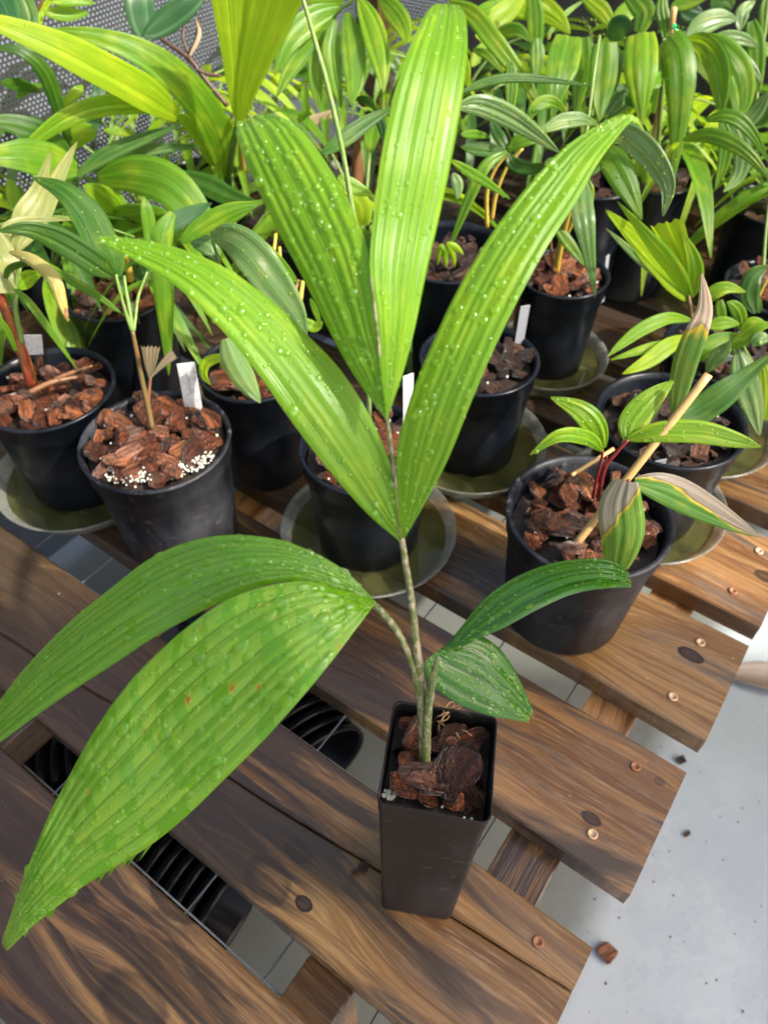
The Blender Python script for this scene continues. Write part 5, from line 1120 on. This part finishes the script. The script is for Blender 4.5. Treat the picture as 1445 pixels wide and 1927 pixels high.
# green twist tie
tube_pts = [at_y(*rp('E', x, y), .86) for x, y in ((560, 240), (600, 210), (590, 250), (640, 270))]
tag(tube('plant_tie', tube_pts, [.0012], simple('green_tie', (.02, .42, .14), .3), None, (0, 0, 0), n=14, seg=6), 'bright green tie on the thin stake at top right', 'plant tie')

# filler palms deep in the shade of the back rows
frnd = random.Random(42)
def filler(u, v, label, n, seed, ln=.26, mats=('mid', 'dark', 'lime', 'mid', 'yellow'), wr=(.014, .028)):
    rnd = random.Random(seed); base = bench_pt(u, v, .10)
    root = empty('potted_palm', base, label, 'palm', 'back row palms')
    for k in range(n):
        a = k * 2.4 + rnd.uniform(-.4, .4); d = Vector((math.cos(a), math.sin(a), 0)); L = ln * rnd.uniform(.7, 1.15); rise = rnd.uniform(.45, .95)
        pts = []
        for i in range(7):
            t = i / 6; pts.append(base + d * (L * (t ** 1.2) * .75) + Vector((0, 0, L * (rise * 1.5 * t - 1.1 * t * t))))
        tube('petiole', pts[:3], [.0024, .0016], G, root, base, n=8, seg=6)
        seg = catmull(pts[2:], 12); Ls, Rs = [], []; w = rnd.uniform(*wr)
        for i, p in enumerate(seg):
            T = (seg[min(i + 1, 11)] - seg[max(i - 1, 0)]).normalized(); S = T.cross(Vector((0, 0, 1))).normalized(); q = PROF['lan'](i / 11) * w * .5
            Ls.append(p - S * q); Rs.append(p + S * q)
        leaf_from_rows('leaf_blade', Ls, Rs, LM[rnd.choice(mats)], root, base, pleats=4, nv=16, sub=3, arch=-.12, seed=k)
def feather(u, v, label, n, seed, ln=.24, mats=('mid', 'dark', 'lime', 'mid', 'yellow')):
    """a pinnate palm: arching fronds with narrow pointed leaflets"""
    rnd = random.Random(seed); base = bench_pt(u, v, .08); root = empty('feather_palm', base, label, 'palm', 'back row palms'); a0 = rnd.uniform(0, 6)
    for k in range(n):
        a = a0 + k * 6.283 / n + rnd.uniform(-.4, .4); d = Vector((math.cos(a), math.sin(a), 0)); side = Vector((-d.y, d.x, 0)); L = ln * rnd.uniform(.8, 1.25)
        pts = [base + d * (L * .8 * t ** 1.3) + Vector((0, 0, L * (1.35 * t - .95 * t * t))) for t in [i / 6 for i in range(7)]]
        fr = tube('rachis', pts, [.0022, .0016, .0008], G, root, base, n=14, seg=6)
        P = catmull(pts, 40); mt = LM[rnd.choice(mats)]
        for i in range(6):
            q = 13 + i * 5; q = min(q, 39); T = (P[min(q + 1, 39)] - P[q - 1]).normalized()
            for sgn in (-1, 1):
                l = L * rnd.uniform(.38, .50) * (1 - .06 * i); out = (side * sgn * .9 + T * .65 + Vector((0, 0, .15))).normalized(); w = L * rnd.uniform(.045, .07)
                mid = [P[q] + out * (l * t) - Vector((0, 0, l * .75 * t * t)) for t in [j / 6 for j in range(7)]]; Ls, Rs = [], []
                S = T
                for j, p in enumerate(mid): ww = PROF['lan'](j / 6) * w * .5; Ls.append(p - S * ww); Rs.append(p + S * ww)
                leaf_from_rows('leaflet', Ls, Rs, mt, root, base, pleats=2, nv=9, sub=2, arch=-.15, amp=.001, seed=i)
for i, (u, v, n, lb) in enumerate([(.30, -.98, 8, 'shaded palm of the back row near the right cloth, left of the pendant blades'), (.08, -1.02, 7, 'shaded palm of the back row behind the pendant blades'), (-.12, -1.0, 7, 'shaded palm at the back right edge'),
                                (.74, -.40, 7, 'shaded palm near the left cloth behind the red-based palm'), (.50, -.66, 8, 'shaded palm in the thick of leaves left of centre')]):
    filler(u, v, lb, n + 3, 900 + i)
for i, (u, v, n, ln, lb) in enumerate([(.79, -.58, 5, .26, 'feathery palm against the left cloth under the long yellow blade'), (.80, -.80, 5, .24, 'feathery palm against the left cloth behind the yellow upright leaf'), (.62, -1.05, 5, .22, 'feathery palm beside the corner post'), (.76, -.28, 4, .22, 'feathery palm at the left edge behind the drying leaves'),
                                     (.40, -1.06, 4, .24, 'feathery palm behind the tallest leaflet'), (.16, -1.08, 4, .24, 'feathery palm at the back behind the hanging truncated blades'), (-.05, -1.10, 4, .24, 'feathery palm in the back right corner of view'), (.60, -.55, 4, .20, 'feathery palm between the large dark leaves at left')]):
    feather(u, v, lb, n, 700 + i, ln)
for i, (u, v, n, ln, lb) in enumerate([(.77, -.48, 11, .30, 'strappy young palm by the left cloth, low under the arching blades'), (.78, -.70, 12, .32, 'strappy young palm by the left cloth near the dead frond'), (.66, -.92, 12, .28, 'strappy young palm under the glossy hanging leaflets'), (.46, -1.04, 12, .30, 'strappy young palm behind the tip of the tallest leaflet'),
                                     (.24, -1.06, 12, .30, 'strappy young palm at the back, right of the tallest leaflet'), (.02, -1.08, 12, .30, 'strappy young palm behind the thin stake at top right'), (-.16, -1.06, 12, .30, 'strappy young palm in the top right corner')]):
    filler(u, v, lb, n, 1900 + i, ln, ('lime', 'yellow', 'mid', 'mid', 'dark'), (.008, .018))

# ---------------------------------------------------------------- small litter on the bench and the floor
def litter(px, py, z, size, label, mat=None, idx=0, name='bark_piece', rot=(0.1, .1, .5)):
    r = random.Random(int(px)); me = CHIPS[idx].copy(); me.materials.append(mat or M_BARKW)
    o = bpy.data.objects.new(name, me); link(o); o.location = at_z(px, py, z); o.rotation_euler = rot; o.scale = (size, size, size)
    return tag(o, label, 'bark piece', 'loose bark pieces')
litter(1142, 1792, FLOOR_Z + .006, .026, 'loose red-brown bark piece on the concrete beside the bench', idx=3)
litter(1293, 1568, FLOOR_Z + .002, .012, 'dark crumb on the concrete right of the screw-end planks', M_BARKO, 2)
litter(1282, 1430, FLOOR_Z + .004, .015, 'blackish crumb on the concrete by the second plank end', M_BARKO, 4)
litter(684, 1632, .003, .009, 'wet dark crumb on the plank left of the square pot', M_BARKO, 6)
litter(668, 1640, .002, .007, 'tiny crumb on the plank left of the square pot', M_BARKO, 7)
def specks():
    rnd = random.Random(3); verts, faces = [], []
    for i in range(55):
        px, py = rnd.uniform(1100, 1445), rnd.uniform(1250, 1927); p = at_z(px, py, FLOOR_Z + .0005); r = rnd.uniform(.0005, .0016) * (1.8 if rnd.random() < .08 else 1); b = len(verts); n = 5
        for j in range(n): a = j * 6.283 / n; verts.append((p.x + r * math.cos(a) * rnd.uniform(.6, 1.3), p.y + r * math.sin(a) * rnd.uniform(.6, 1.3), p.z))
        verts.append((p.x, p.y, p.z + r * .6))
        for j in range(n): faces.append((b + j, b + (j + 1) % n, b + n))
    o = mesh_obj('grit', verts, faces, M_SOIL); tag(o, 'scattered dark grit on the pale concrete floor', 'grit', kind='stuff')
specks()
def husk():
    # a dry leaf sheath lying on the concrete: a shallow curled boat
    verts, faces = [], []; n, m = 18, 8; P = at_z(1448, 1283, FLOOR_Z + .004)
    for i in range(n + 1):
        t = i / n; w = .034 * math.sin(math.pi * (t * .92 + .04)) ** .7
        for j in range(m + 1):
            s = j / m * 2 - 1
            verts.append((.13 * (t - .5), w * s * .7, .010 * s * s * (w / .034) + .004 * math.sin(t * 4)))
    for i in range(n):
        for j in range(m): a = i * (m + 1) + j; faces.append((a, a + 1, a + m + 2, a + m + 1))
    mm = NT('dry_sheath'); co = mm.n('TexCoord').outputs['Object']; nz = mm.noise(mm.n('Mapping', {'Vector': co, 'Scale': (20, 220, 30)}).outputs[0], 1.0, 3.0)
    mat = mm.done(mm.bsdf(col=mm.mix(nz, (.15, .10, .065), (.26, .22, .19)), rough=.6))
    o = mesh_obj('dry_sheath', verts, faces, mat); o.location = P; o.rotation_euler = (0, 0, R(-12))
    md = o.modifiers.new('thickness', 'SOLIDIFY'); md.thickness = .002
    tag(o, 'dry curled palm sheath on the concrete at the right edge', 'dry sheath')
husk()
tw = [at_z(1110, 1292, -.03), at_z(1150, 1310, -.028), at_z(1195, 1332, -.03)]
tag(tube('dry_twig', tw, [.0025, .003, .002], M_DRY, None, (0, 0, 0), n=14, seg=7, bump=.15), 'dry brown twig caught under the plank on the right', 'twig')
def bead_ball():
    v, f = dome(10, 4); v2 = [(x * .006, y * .006, z * .006) for x, y, z in v] + [(x * .006, y * .006, -z * .006) for x, y, z in v]; n = len(v)
    o = mesh_obj('white_pebble', v2, f + [tuple(reversed([n + i for i in q])) for q in f], M_BEAD); o.location = at_y(630, 310, .98); tag(o, 'round white pebble behind the pale bare stalk', 'pebble')
bead_ball()
